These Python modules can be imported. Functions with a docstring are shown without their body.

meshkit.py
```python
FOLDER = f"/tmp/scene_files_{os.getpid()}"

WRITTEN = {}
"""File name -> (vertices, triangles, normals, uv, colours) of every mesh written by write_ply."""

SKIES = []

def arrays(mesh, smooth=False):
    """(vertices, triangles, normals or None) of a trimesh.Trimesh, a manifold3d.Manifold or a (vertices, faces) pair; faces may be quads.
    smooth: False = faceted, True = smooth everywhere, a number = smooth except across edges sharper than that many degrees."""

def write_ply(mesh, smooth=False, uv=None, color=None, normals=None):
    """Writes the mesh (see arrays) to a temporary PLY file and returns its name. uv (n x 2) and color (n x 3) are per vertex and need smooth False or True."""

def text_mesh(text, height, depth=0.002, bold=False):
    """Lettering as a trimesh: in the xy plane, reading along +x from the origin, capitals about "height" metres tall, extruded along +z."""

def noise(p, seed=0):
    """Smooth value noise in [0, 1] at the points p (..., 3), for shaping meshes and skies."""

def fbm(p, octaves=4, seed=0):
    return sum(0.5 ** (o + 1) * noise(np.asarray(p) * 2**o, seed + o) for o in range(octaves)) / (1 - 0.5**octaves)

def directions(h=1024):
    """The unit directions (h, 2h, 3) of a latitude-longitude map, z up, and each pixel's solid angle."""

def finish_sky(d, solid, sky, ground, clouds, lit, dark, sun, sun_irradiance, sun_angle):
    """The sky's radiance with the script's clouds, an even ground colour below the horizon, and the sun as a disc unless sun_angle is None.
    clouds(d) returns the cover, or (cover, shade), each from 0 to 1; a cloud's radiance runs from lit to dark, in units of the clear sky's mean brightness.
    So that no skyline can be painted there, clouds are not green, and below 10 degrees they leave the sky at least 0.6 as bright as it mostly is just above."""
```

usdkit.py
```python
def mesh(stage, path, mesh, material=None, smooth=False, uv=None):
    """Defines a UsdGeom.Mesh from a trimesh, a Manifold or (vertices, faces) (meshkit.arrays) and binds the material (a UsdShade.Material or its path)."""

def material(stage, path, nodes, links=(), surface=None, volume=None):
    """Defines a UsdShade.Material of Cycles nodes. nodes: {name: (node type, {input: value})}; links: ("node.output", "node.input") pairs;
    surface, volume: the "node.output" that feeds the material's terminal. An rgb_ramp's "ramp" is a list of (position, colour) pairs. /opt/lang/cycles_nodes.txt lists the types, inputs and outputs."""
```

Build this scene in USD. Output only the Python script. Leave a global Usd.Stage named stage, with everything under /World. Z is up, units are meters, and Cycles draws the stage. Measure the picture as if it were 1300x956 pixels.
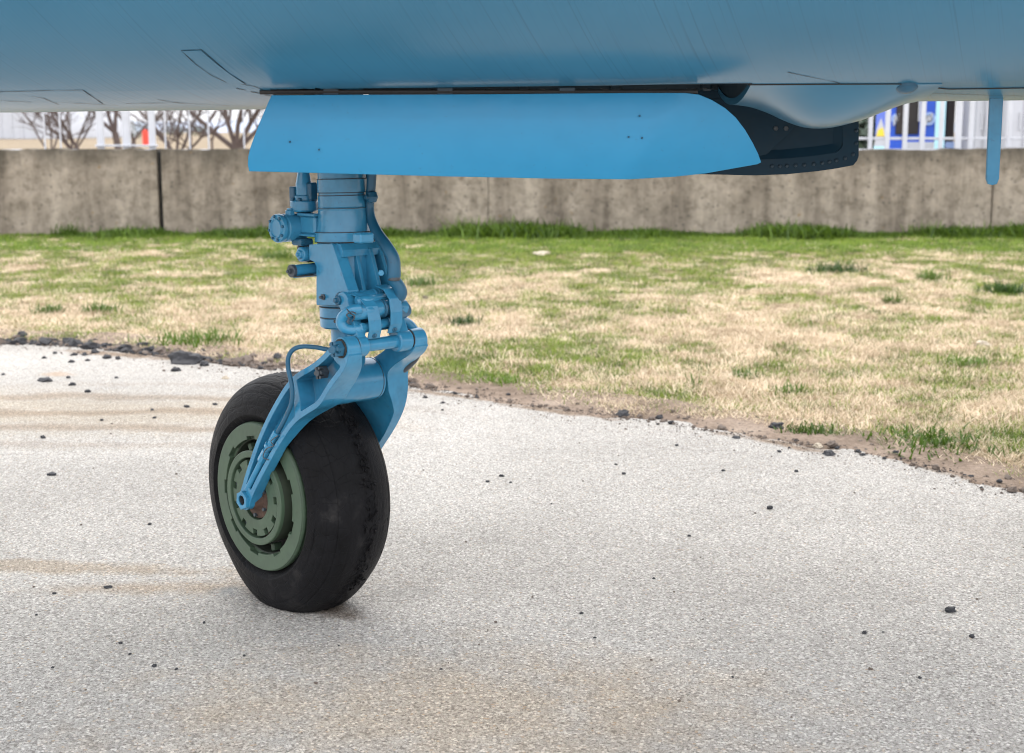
import math, random, re
import numpy as np, trimesh, manifold3d as m3
from shapely.geometry import Polygon, LineString, Point
from shapely import affinity
from shapely.ops import unary_union
from pxr import Usd, UsdGeom, UsdLux, UsdShade, Gf, Sdf, Vt
import usdkit, meshkit

random.seed(11); RNG = np.random.default_rng(11)
PI = math.pi
stage = Usd.Stage.CreateInMemory()
UsdGeom.SetStageUpAxis(stage, UsdGeom.Tokens.z); UsdGeom.SetStageMetersPerUnit(stage, 1.0)
UsdGeom.Xform.Define(stage, '/World'); UsdGeom.Scope.Define(stage, '/World/Looks')

# ------------------------------------------------------------------ camera
F_PX, PITCH, EYE = 1805.0, math.atan(313 / 1805.0), 1.0
cam = UsdGeom.Camera.Define(stage, '/World/camera')
cam.AddTranslateOp().Set(Gf.Vec3d(0, 0, EYE)); cam.AddRotateXOp().Set(90 - math.degrees(PITCH))
cam.CreateFocalLengthAttr(50.0)
cam.CreateHorizontalApertureAttr(1300 / F_PX * 50); cam.CreateVerticalApertureAttr(1300 / F_PX * 50 * 753 / 1024)
cam.CreateClippingRangeAttr(Gf.Vec2f(0.05, 5000))
cam.CreateFStopAttr(6.7); cam.CreateFocusDistanceAttr(2.78)
cam.CreateExposureAttr(1.05)

# ------------------------------------------------------------------ sky and sun (overcast)
SUN_EL, SUN_DIR = math.radians(59), np.array([-0.38, 0.92])
SUN_ROT = math.atan2(SUN_DIR[0], SUN_DIR[1])
usdkit.material(stage, '/World/Looks/sky', {
    'sky': ('sky_texture', {'sky_type': 'single_scattering', 'sun_disc': False, 'sun_elevation': SUN_EL, 'sun_rotation': SUN_ROT, 'aerosol_density': 2.0}),
    'tc': ('texture_coordinate', {}),
    'n': ('noise_texture', {'scale': 2.2, 'detail': 4.0, 'roughness': 0.5}),
    'r': ('rgb_ramp', {'ramp': [(0.3, (7.5, 7.7, 8.3)), (0.7, (10.5, 10.5, 10.7))]}),
    'sz': ('separate_xyz', {}),
    'up': ('map_range', {'from_min': 0.0, 'from_max': 1.0, 'to_min': 0.74, 'to_max': 1.6, 'clamp': True}),
    'cl': ('vector_math', {'math_type': 'scale'}),
    'm': ('mix', {'fac': 0.9}),
    'b': ('background_shader', {'strength': 0.107})},
    [('tc.generated', 'n.vector'), ('n.fac', 'r.fac'), ('sky.color', 'm.color1'), ('tc.generated', 'sz.vector'), ('sz.z', 'up.value'), ('r.color', 'cl.vector1'), ('up.result', 'cl.scale'), ('cl.vector', 'm.color2'), ('m.color', 'b.color')], surface='b.background')
dome = UsdLux.DomeLight.Define(stage, '/World/sky')
UsdShade.MaterialBindingAPI.Apply(dome.GetPrim()).Bind(UsdShade.Material.Get(stage, '/World/Looks/sky'))
dome.GetPrim().SetCustomDataByKey('kind', 'structure')
sun = UsdLux.DistantLight.Define(stage, '/World/sun')
sun.CreateNormalizeAttr(True); sun.CreateIntensityAttr(0.25); sun.CreateAngleAttr(42.0); sun.CreateColorAttr(Gf.Vec3f(1.0, 0.97, 0.92))
_d = np.array([*(SUN_DIR / np.linalg.norm(SUN_DIR) * math.cos(SUN_EL)), math.sin(SUN_EL)])
sun.AddRotateZOp().Set(math.degrees(math.atan2(_d[0], -_d[1]))); sun.AddRotateXOp().Set(90 - math.degrees(SUN_EL))

# ------------------------------------------------------------------ measuring helpers
_c, _s = math.cos(PITCH), math.sin(PITCH)
def ray(px, py):
    a, b = (px - 650) / F_PX, (478 - py) / F_PX
    return np.array([a, _c + b * _s, -_s + b * _c])
def gnd(px, py, z=0.0):
    r = ray(px, py); return r * ((z - EYE) / r[2]) + [0, 0, EYE]
def at(px, py, y):
    r = ray(px, py); return r * (y / r[1]) + [0, 0, EYE]
# the castering nose wheel's own frame: a = rolling direction, k = along the axle away from the viewer's side, z up
WA = math.radians(46.24)
E1, K = np.array([math.cos(WA), -math.sin(WA), 0]), np.array([math.sin(WA), math.cos(WA), 0])
C0 = np.array([-.4608, 2.9547, 0])
def wl(px, py, k):
    """point (a, k, z) of the wheel frame seen at a measured place, on the plane k"""
    r = ray(px, py); o = np.array([0, 0, EYE]); t = ((C0 + k * K - o) @ K) / (r @ K); q = o + t * r - C0
    return np.array([q @ E1, k, q[2]])

# ------------------------------------------------------------------ scene helpers
_used = {}
def numbered(parent, name):
    k = (str(parent), name); n = _used.get(k, 0); _used[k] = n + 1
    return f'{parent}/{name}' + (f'_{n:03d}' if n else '')
def meta(p, label=None, cat=None, group=None, kind=None):
    for k, v in (('label', label), ('category', cat), ('group', group), ('kind', kind)):
        if v: p.SetCustomDataByKey(k, v)
    return p
def obj(name, mesh, mat, parent='/World', smooth=35, uv=None, **kw):
    if hasattr(parent, 'GetPath'): parent = parent.GetPath()
    if isinstance(mesh, list): mesh = trimesh.util.concatenate(mesh)
    m = usdkit.mesh(stage, numbered(parent, name), mesh, MAT[mat], smooth=True if uv is not None and smooth else smooth, uv=uv)
    return meta(m.GetPrim(), **kw)
def xf(name, loc=(0, 0, 0), rz=0, scale=None, parent='/World', **kw):
    x = UsdGeom.Xform.Define(stage, numbered(parent, name)); x.AddTranslateOp().Set(Gf.Vec3d(*map(float, loc)))
    if rz: x.AddRotateZOp().Set(math.degrees(rz))
    if scale is not None: x.AddScaleOp().Set(Gf.Vec3f(*np.broadcast_to(scale, 3).astype(float).tolist()))
    return meta(x.GetPrim(), **kw)
def dup(name, proto, loc, rz, scale, **kw):
    p = xf(name, loc, rz, scale, **kw); p.GetReferences().AddInternalReference(proto.GetPath()); p.SetInstanceable(True); return p

# ------------------------------------------------------------------ mesh helpers
def T(v, f): return trimesh.Trimesh(np.asarray(v, float), np.asarray(f), process=False)
def frame(d):
    d = np.asarray(d, float); d = d / np.linalg.norm(d)
    u = np.cross(d, [0, 0, 1.0] if abs(d[2]) < .9 else [1.0, 0, 0]); u /= np.linalg.norm(u)
    return u, np.cross(d, u), d
def lathe(profile, p0, axis, seg=40, closed=True):
    """profile [(radius, distance along axis)] turned round the axis"""
    u, v, d = frame(axis); th = np.arange(seg) * 2 * PI / seg; p0 = np.asarray(p0, float)
    ring = np.cos(th)[:, None] * u + np.sin(th)[:, None] * v
    V = np.concatenate([p0 + h * d + max(r, 1e-5) * ring for r, h in profile]); n = len(profile); Fc = []
    for i in range(n - 1):
        for j in range(seg):
            a, b, c, e = i * seg + j, i * seg + (j + 1) % seg, (i + 1) * seg + (j + 1) % seg, (i + 1) * seg + j
            Fc += [[a, b, c], [a, c, e]]
    m = T(V, Fc)
    if m.is_watertight is False and closed:
        Fc += [[0, j + 1, j] for j in range(1, seg - 1)]
        o = (n - 1) * seg; Fc += [[o, o + j, o + j + 1] for j in range(1, seg - 1)]; m = T(V, Fc)
    if m.volume < 0: m.invert()
    return m
def cyl(p0, p1, r, seg=32, bev=None, r1=None):
    p0, p1 = np.asarray(p0, float), np.asarray(p1, float); L = np.linalg.norm(p1 - p0); r1 = r if r1 is None else r1
    b = min(r, r1, L) * .12 if bev is None else bev
    return lathe([(r - b, 0), (r, b), (r1, L - b), (r1 - b, L)], p0, p1 - p0, seg)
def smooth_path(pts, n=8):
    p = np.asarray(pts, float); q = np.vstack([2 * p[0] - p[1], p, 2 * p[-1] - p[-2]]); out = []
    for i in range(1, len(q) - 2):
        for t in np.arange(n) / n:
            out.append(.5 * (2 * q[i] + (q[i + 1] - q[i - 1]) * t + (2 * q[i - 1] - 5 * q[i] + 4 * q[i + 1] - q[i + 2]) * t**2 + (3 * q[i] - q[i - 1] - 3 * q[i + 1] + q[i + 2]) * t**3))
    return np.array(out + [p[-1]])
def tube(pts, r, sides=12, n=8, smooth=True):
    p = smooth_path(pts, n) if smooth and len(pts) > 2 else np.asarray(pts, float)
    r = np.broadcast_to(np.interp(np.linspace(0, 1, len(p)), np.linspace(0, 1, np.size(r)), np.atleast_1d(r)), (len(p),))
    t = np.gradient(p, axis=0); t /= np.linalg.norm(t, axis=1, keepdims=True) + 1e-12
    u = frame(t[0])[0]; rings = []; th = np.arange(sides) * 2 * PI / sides
    for i in range(len(p)):
        u = u - (u @ t[i]) * t[i]; u /= np.linalg.norm(u); w = np.cross(t[i], u)
        rings.append(p[i] + r[i] * (np.cos(th)[:, None] * u + np.sin(th)[:, None] * w))
    V = np.concatenate(rings); Fc = []; m = len(p)
    for i in range(m - 1):
        for j in range(sides):
            a, b, c, e = i * sides + j, i * sides + (j + 1) % sides, (i + 1) * sides + (j + 1) % sides, (i + 1) * sides + j
            Fc += [[a, b, c], [a, c, e]]
    Fc += [[0, j + 1, j] for j in range(1, sides - 1)]; o = (m - 1) * sides; Fc += [[o, o + j, o + j + 1] for j in range(1, sides - 1)]
    return T(V, Fc)
def rbox(c, size, bev=.004, R=None):
    h = np.asarray(size, float) / 2; bev = min(bev, *(h * .6)); pts = []
    for s in np.ndindex(2, 2, 2):
        sg = np.array(s) * 2 - 1
        for k in range(3):
            q = h - bev; q[k] = h[k]; pts.append(sg * q)
    m = trimesh.convex.convex_hull(np.array(pts))
    v = m.vertices if R is None else m.vertices @ np.asarray(R)
    return T(v + np.asarray(c, float), m.faces)
def hull(pts): return trimesh.convex.convex_hull(np.asarray(pts, float))
def manif(m): return m3.Manifold(m3.Mesh(np.asarray(m.vertices, np.float32), np.asarray(m.faces, np.uint32)))
def tri(M): mm = M.to_mesh(); return T(mm.vert_properties[:, :3], mm.tri_verts)
def prism(poly, t):
    """extrude shapely polygon(s) (x, y) along z by t as a Manifold"""
    ps = [poly] if poly.geom_type == 'Polygon' else list(poly.geoms)
    rings = [np.array(r.coords)[:-1] for p in ps for r in [p.exterior, *p.interiors]]
    return m3.Manifold.extrude(m3.CrossSection([r.astype(np.float64) for r in rings], m3.FillRule.EvenOdd), t)
def grid(nx, ny):
    i, j = np.meshgrid(np.arange(nx - 1), np.arange(ny - 1), indexing='ij'); a = i * ny + j
    return np.stack([a, a + ny, a + ny + 1, a + 1], -1).reshape(-1, 4)
def quads(q): q = np.asarray(q); return np.vstack([q[:, [0, 1, 2]], q[:, [0, 2, 3]]])

# ------------------------------------------------------------------ materials
MAT = {}
def mat(name, nodes, links, surface='p.BSDF'):
    MAT[name] = usdkit.material(stage, f'/World/Looks/{name}', nodes, links, surface=surface)
def paint(name, base, dark, light, rough=.38, bump=.04, scale=60, coat=.0, bevel=.0025, dirt=.35, spec=.5, stain=.22):
    """old brush-painted metal: tone drifts, small grime specks, slightly uneven film, softened edges"""
    mat(name, {
        'tc': ('texture_coordinate', {}),
        'n1': ('noise_texture', {'scale': 7.0, 'detail': 4.0, 'roughness': .6}),
        'r1': ('rgb_ramp', {'ramp': [(.3, dark), (.5, base), (.72, light)]}),
        'n2': ('noise_texture', {'scale': 90.0, 'detail': 5.0, 'roughness': .7}),
        'r2': ('rgb_ramp', {'ramp': [(.62, (0, 0, 0)), (.72, (dirt, dirt, dirt))]}),
        'n4': ('noise_texture', {'scale': 16.0, 'detail': 6.0, 'roughness': .72, 'distortion': .5}),
        'r4': ('rgb_ramp', {'ramp': [(.50, (0, 0, 0)), (.72, (stain, stain, stain))]}),
        'm4': ('mix', {'color2': (.022, .030, .034)}),
        'mx': ('mix', {'color2': (.03, .028, .026)}),
        'n3': ('noise_texture', {'scale': float(scale), 'detail': 3.0}),
        'bv': ('bevel', {'radius': bevel, 'samples': 4}),
        'bp': ('bump', {'strength': bump * 6, 'distance': .002}),
        'rr': ('map_range', {'from_min': .3, 'from_max': .7, 'to_min': rough - .08, 'to_max': rough + .12}),
        'p': ('principled_bsdf', {'coat_weight': coat, 'coat_roughness': .12, 'specular_ior_level': spec})},
        [('tc.object', 'n1.vector'), ('tc.object', 'n2.vector'), ('tc.object', 'n3.vector'), ('n1.fac', 'r1.fac'), ('n2.fac', 'r2.fac'), ('r2.color', 'mx.fac'),
         ('tc.object', 'n4.vector'), ('n4.fac', 'r4.fac'), ('r4.color', 'm4.fac'), ('r1.color', 'm4.color1'), ('m4.color', 'mx.color1'), ('mx.color', 'p.base_color'), ('n3.fac', 'bp.height'), ('bv.bevel', 'bp.normal'), ('bp.normal', 'p.normal'), ('n1.fac', 'rr.value'), ('rr.result', 'p.roughness')])
def plain(name, col, rough=.6, metallic=0.0, var=.25, scale=20, bump=.3, dist=.003, **kw):
    mat(name, {
        'tc': ('texture_coordinate', {}), 'n': ('noise_texture', {'scale': float(scale), 'detail': 5.0, 'roughness': .65}),
        'r': ('rgb_ramp', {'ramp': [(.25, tuple(np.array(col) * (1 - var))), (.75, tuple(np.minimum(np.array(col) * (1 + var), .9)))]}),
        'b': ('bump', {'strength': bump, 'distance': dist}),
        'p': ('principled_bsdf', {'roughness': rough, 'metallic': metallic, **kw})},
        [('tc.object', 'n.vector'), ('n.fac', 'r.fac'), ('r.color', 'p.base_color'), ('n.fac', 'b.height'), ('b.normal', 'p.normal')])

paint('blue_paint', (.027, .180, .315), (.019, .138, .252), (.038, .21, .355), rough=.21, coat=.25)
paint('blue_paint_dull', (.010, .078, .142), (.007, .058, .108), (.016, .095, .165), rough=.4, dirt=.6)
paint('door_paint', (.013, .195, .37), (.010, .184, .352), (.017, .206, .385), rough=.42, bump=.012, scale=25, bevel=.002, dirt=.2, stain=.05)
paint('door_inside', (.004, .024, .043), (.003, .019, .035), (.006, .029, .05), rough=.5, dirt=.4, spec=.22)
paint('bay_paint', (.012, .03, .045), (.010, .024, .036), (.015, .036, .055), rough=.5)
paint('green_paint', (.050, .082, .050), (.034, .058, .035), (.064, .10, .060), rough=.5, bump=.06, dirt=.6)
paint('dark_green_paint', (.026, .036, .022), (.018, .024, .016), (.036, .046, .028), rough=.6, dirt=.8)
plain('grime', (.016, .015, .014), .6, scale=60)
plain('greasy_steel', (.05, .06, .07), .38, metallic=.4, scale=70)
plain('rust', (.055, .03, .02), .8, scale=60, var=.7, bump=.8)
plain('asphalt_lump', (.022, .022, .025), .75, scale=90, var=.5, bump=.8)
plain('pale_stone', (.40, .34, .26), .85, scale=40, var=.2)
plain('white_steel', (.44, .45, .48), .5, scale=6, var=.08, bump=.05)
plain('white_sheet', (.40, .41, .44), .55, scale=2, var=.06, bump=.05)
plain('red_plastic', (.62, .05, .03), .45, scale=8, var=.1)
plain('blue_print', (.015, .07, .42), .4, scale=6, var=.12, bump=.02)
plain('pale_blue_print', (.28, .38, .62), .4, scale=6, var=.1, bump=.02)
plain('dark_glass', (.012, .008, .007), .3, scale=4, var=.3, bump=.0)
plain('dark_green_print', (.03, .05, .03), .5, scale=4, var=.3, bump=.0)
plain('yellow_print', (.65, .5, .04), .5, scale=6, var=.15, bump=.02)
plain('teal_print', (.35, .6, .68), .45, scale=6, var=.1, bump=.02)
plain('bark', (.085, .062, .055), .9, scale=30, var=.35, bump=.8, dist=.01)
plain('gravel_brown', (.13, .10, .08), .9, scale=60, var=.5, bump=.6)
def leaf(name, dark, light, trans=.35):
    mat(name, {'oi': ('object_info', {}), 'g': ('geometry', {}), 'ad': ('math', {'math_type': 'add'}), 'fr': ('math', {'math_type': 'fraction'}),
               'r': ('rgb_ramp', {'ramp': [(0, dark), (1, light)]}),
               'p': ('principled_bsdf', {'roughness': .6, 'specular_ior_level': .3}), 't': ('translucent_bsdf', {}), 'm': ('mix_closure', {'fac': trans})},
        [('oi.random', 'ad.value1'), ('g.random_per_island', 'ad.value2'), ('ad.value', 'fr.value1'), ('fr.value', 'r.fac'), ('r.color', 'p.base_color'), ('r.color', 't.color'), ('p.BSDF', 'm.closure1'), ('t.BSDF', 'm.closure2')], surface='m.closure')
leaf('dry_grass', (.27, .195, .11), (.86, .72, .53))
leaf('green_grass', (.04, .075, .008), (.24, .30, .05))
leaf('lush_grass', (.018, .045, .004), (.115, .19, .02))
leaf('bright_grass', (.035, .075, .005), (.21, .30, .035))
leaf('weed_leaf', (.025, .055, .01), (.11, .17, .03))
leaf('far_bush', (.05, .075, .05), (.10, .12, .09), .2)

# fuselage skin: glossy blue with long brush marks running round the body (uv: u = arc length, v = station)
mat('fuselage_paint', {
    'uv': ('texture_coordinate', {}),
    'mp': ('mapping', {'mapping_type': 'texture', 'rotation': (0, 0, .36), 'scale': (.6, .0055, 1.0)}),
    'mq': ('mapping', {'mapping_type': 'texture', 'rotation': (0, 0, .36), 'scale': (1.0, .045, 1.0)}),
    'ns': ('noise_texture', {'scale': 1.0, 'detail': 3.0, 'roughness': .6}),
    'nt': ('noise_texture', {'scale': 1.0, 'detail': 1.0}),
    'rl': ('rgb_ramp', {'ramp': [(.57, (0, 0, 0)), (.72, (.26, .26, .26))]}),
    'nb': ('noise_texture', {'scale': 3.0, 'detail': 3.0}),
    'rb': ('rgb_ramp', {'ramp': [(.3, (.032, .142, .238)), (.7, (.044, .165, .268))]}),
    'mx': ('mix', {'color2': (.02, .055, .09)}),
    'h': ('math', {'math_type': 'add'}),
    'bp': ('bump', {'strength': .5, 'distance': .0008}),
    'p': ('principled_bsdf', {'roughness': .25, 'specular_ior_level': .45, 'coat_weight': .0, 'coat_roughness': .13})},
    [('uv.UV', 'mp.vector'), ('uv.UV', 'mq.vector'), ('mp.vector', 'ns.vector'), ('mq.vector', 'nt.vector'), ('uv.UV', 'nb.vector'), ('nb.fac', 'rb.fac'), ('rb.color', 'mx.color1'),
     ('ns.fac', 'rl.fac'), ('rl.color', 'mx.fac'), ('mx.color', 'p.base_color'), ('ns.fac', 'h.value1'), ('nt.fac', 'h.value2'), ('h.value', 'bp.height'), ('bp.normal', 'p.normal')])

# tyre rubber: scuffed, fine cracks, dusty patches; object space is the wheel frame
mat('tyre_rubber', {
    'tc': ('texture_coordinate', {}),
    'n1': ('noise_texture', {'scale': 14.0, 'detail': 6.0, 'roughness': .7}),
    'r1': ('rgb_ramp', {'ramp': [(.35, (.003, .003, .0034)), (.56, (.006, .006, .007)), (.70, (.020, .019, .019)), (.85, (.045, .042, .04))]}),
    'mp': ('mapping', {'scale': (40.0, 160.0, 40.0)}),
    'n2': ('noise_texture', {'scale': 1.0, 'detail': 6.0, 'roughness': .7, 'distortion': .6}),
    'v': ('voronoi_texture', {'feature': 'distance_to_edge', 'scale': 34.0}),
    'rv': ('rgb_ramp', {'ramp': [(0, (0, 0, 0)), (.03, (1, 1, 1))]}),
    'vm': ('math', {'math_type': 'multiply', 'value2': .25}),
    'h': ('math', {'math_type': 'add'}),
    'bp': ('bump', {'strength': .8, 'distance': .003}),
    'rr': ('map_range', {'from_min': .3, 'from_max': .7, 'to_min': .40, 'to_max': .62}),
    'p': ('principled_bsdf', {'specular_ior_level': .10})},
    [('tc.object', 'n1.vector'), ('tc.object', 'mp.vector'), ('mp.vector', 'n2.vector'), ('tc.object', 'v.vector'), ('v.distance', 'rv.fac'), ('rv.color', 'vm.value1'), ('n1.fac', 'r1.fac'), ('r1.color', 'p.base_color'),
     ('n2.fac', 'h.value1'), ('vm.value', 'h.value2'), ('h.value', 'bp.height'), ('bp.normal', 'p.normal'), ('n1.fac', 'rr.value'), ('rr.result', 'p.roughness')])

# concrete wall: rain streaks, dark weathered top, pits, lichen
mat('wall_concrete', {
    'g': ('geometry', {}), 'sx': ('separate_xyz', {}),
    'ms': ('mapping', {'scale': (3.3, 3.3, .33)}), 'ns': ('noise_texture', {'scale': 1.0, 'detail': 5.0, 'roughness': .65}),
    'rs': ('rgb_ramp', {'ramp': [(.34, (.13, .108, .084)), (.5, (.225, .191, .15)), (.66, (.30, .258, .205))]}),
    'nf': ('noise_texture', {'scale': 9.0, 'detail': 8.0, 'roughness': .75}),
    'rf': ('rgb_ramp', {'ramp': [(.3, (.45, .43, .40)), (.52, (1, 1, 1)), (.75, (1.25, 1.22, 1.18))]}),
    'mf': ('mix', {'mix_type': 'multiply', 'fac': 1.0}),
    'mt': ('mapping', {'scale': (2.6, 2.6, .6)}), 'nt': ('noise_texture', {'scale': 1.0, 'detail': 5.0, 'roughness': .7}),
    'zt': ('map_range', {'from_min': .42, 'from_max': .82, 'to_min': -.28, 'to_max': .42}),
    'ta': ('math', {'math_type': 'add'}), 'tr': ('rgb_ramp', {'ramp': [(.55, (0, 0, 0)), (.95, (.85, .85, .85))]}),
    'mk': ('mix', {'color2': (.055, .048, .036)}),
    'nl': ('noise_texture', {'scale': 13.0, 'detail': 3.0}), 'rl': ('rgb_ramp', {'ramp': [(.68, (0, 0, 0)), (.74, (.7, .7, .7))]}),
    'ml': ('mix', {'color2': (.17, .10, .03)}),
    'vp': ('voronoi_texture', {'scale': 11.0}), 'rp': ('rgb_ramp', {'ramp': [(.08, (.6, .6, .6)), (.2, (0, 0, 0))]}),
    'mv': ('mix', {'color2': (.05, .045, .04)}),
    'bp': ('bump', {'strength': .9, 'distance': .02}), 'p': ('principled_bsdf', {'roughness': .92, 'specular_ior_level': .2})},
    [('g.position', 'sx.vector'), ('g.position', 'ms.vector'), ('ms.vector', 'ns.vector'), ('ns.fac', 'rs.fac'), ('g.position', 'nf.vector'), ('nf.fac', 'rf.fac'), ('rs.color', 'mf.color1'), ('rf.color', 'mf.color2'),
     ('g.position', 'mt.vector'), ('mt.vector', 'nt.vector'), ('sx.z', 'zt.value'), ('zt.result', 'ta.value1'), ('nt.fac', 'ta.value2'), ('ta.value', 'tr.fac'), ('tr.color', 'mk.fac'), ('mf.color', 'mk.color1'),
     ('g.position', 'nl.vector'), ('nl.fac', 'rl.fac'), ('rl.color', 'ml.fac'), ('mk.color', 'ml.color1'), ('g.position', 'vp.vector'), ('vp.distance', 'rp.fac'), ('rp.color', 'mv.fac'), ('ml.color', 'mv.color1'),
     ('mv.color', 'p.base_color'), ('nf.fac', 'bp.height'), ('bp.normal', 'p.normal')])

# worn pavement: pale exposed aggregate in grey binder, brown dust, tyre sweeps, overspray and rust spots
def pavement_material():
    N = {'g': ('geometry', {}),
         'v1': ('voronoi_texture', {'dimensions': '2D', 'scale': 160.0}), 'v2': ('voronoi_texture', {'dimensions': '2D', 'scale': 420.0}),
         'w1': ('white_noise_texture', {}), 'r1': ('rgb_ramp', {'ramp': [(0, (.23, .212, .194)), (.22, (.42, .40, .376)), (.7, (.56, .536, .506)), (.93, (.80, .775, .74)), (1, (.46, .36, .265))]}),
         'w2': ('white_noise_texture', {}), 'r2': ('rgb_ramp', {'ramp': [(0, (.22, .206, .19)), (.5, (.43, .41, .386)), (1, (.60, .578, .55))]}),
         'e1': ('rgb_ramp', {'ramp': [(.30, (0, 0, 0)), (.62, (1, 1, 1))]}),
         'mm': ('mix', {}),
         'e2': ('rgb_ramp', {'ramp': [(.45, (0, 0, 0)), (.85, (.5, .5, .5))]}), 'md': ('mix', {'color2': (.12, .115, .11)}),
         'nb': ('noise_texture', {'dimensions': '2D', 'scale': 1.1, 'detail': 4.0, 'roughness': .62}), 'nz': ('noise_texture', {'dimensions': '2D', 'scale': 7.0, 'detail': 4.0, 'roughness': .68}), 'rb': ('rgb_ramp', {'ramp': [(.35, (.87, .855, .825)), (.65, (1.04, 1.025, .995))]}), 'mb': ('mix', {'mix_type': 'multiply', 'fac': 1.0}),
         'hv': ('math', {'math_type': 'add'}), 'bp': ('bump', {'strength': .8, 'distance': .0035}),
         'sx': ('separate_xyz', {}),
         'p': ('principled_bsdf', {'roughness': .88, 'specular_ior_level': .25})}
    Lk = [('g.position', 'v1.vector'), ('g.position', 'v2.vector'), ('v1.position', 'w1.vector'), ('v2.position', 'w2.vector'), ('w1.value', 'r1.fac'), ('w2.value', 'r2.fac'), ('v1.distance', 'e1.fac'),
          ('e1.color', 'mm.fac'), ('r1.color', 'mm.color1'), ('r2.color', 'mm.color2'), ('v2.distance', 'e2.fac'), ('e2.color', 'md.fac'), ('mm.color', 'md.color1'),
          ('g.position', 'nb.vector'), ('g.position', 'nz.vector'), ('nb.fac', 'rb.fac'), ('md.color', 'mb.color1'), ('rb.color', 'mb.color2'), ('v1.distance', 'hv.value1'), ('v2.distance', 'hv.value2'), ('g.position', 'sx.vector')]
    N['hi'] = ('math', {'math_type': 'multiply', 'value2': -1.0}); Lk += [('hv.value', 'hi.value1'), ('hi.value', 'bp.height'), ('bp.normal', 'p.normal')]
    last = 'mb.color'
    def stain(i, cx, cy, rx, ry, rot, col, amount, nscale, lo, hi, mult=False):
        nonlocal last
        N[f'ma{i}'] = ('mapping', {'mapping_type': 'texture', 'location': (cx, cy, 0), 'rotation': (0, 0, rot), 'scale': (rx, ry, 1)})
        N[f'le{i}'] = ('vector_math', {'vector_math_type': 'length', 'math_type': 'length'})
        N[f'mr{i}'] = ('map_range', {'from_min': 1.0, 'from_max': 0.0, 'to_min': -.5, 'to_max': .5})
        N[f'ad{i}'] = ('math', {'math_type': 'add'})
        N[f'rp{i}'] = ('rgb_ramp', {'ramp': [(lo, (0, 0, 0)), (hi, (amount, amount, amount))]})
        N[f'mx{i}'] = ('mix', {'color2': col, 'mix_type': 'multiply' if mult else 'mix'})
        Lk.extend([('g.position', f'ma{i}.vector'), (f'ma{i}.vector', f'le{i}.vector1'), (f'le{i}.value', f'mr{i}.value'), (f'mr{i}.result', f'ad{i}.value1'), ('nb.fac' if nscale < 4 else 'nz.fac', f'ad{i}.value2'),
                   (f'ad{i}.value', f'rp{i}.fac'), (f'rp{i}.color', f'mx{i}.fac'), (last, f'mx{i}.color1')])
        last = f'mx{i}.color'
    q = gnd(620, 870); stain(0, q[0] - .05, q[1] - .12, 1.0, .55, .05, (.97, .88, .77), 1.0, 5.0, .3, .85, True)
    q = gnd(60, 720); stain(1, q[0], q[1], .9, .10, -.1, (.84, .75, .64), .9, 6.0, .4, .75, True)
    q = gnd(80, 475); stain(2, q[0] - .02, q[1], .16, .17, 0, (.40, .24, .12), .45, 12.0, .5, .95)
    q = gnd(120, 520); stain(4, q[0], q[1], 1.7, .95, -.15, (.86, .79, .69), .9, 3.0, .4, .85, True)
    q = gnd(292, 748); stain(5, q[0], q[1], .10, .09, .3, (.24, .32, .40), .5, 22.0, .5, 1.0)
    q = gnd(510, 752); stain(6, q[0], q[1], .18, .15, .3, (.26, .25, .23), .3, 22.0, .45, 1.0)
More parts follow.
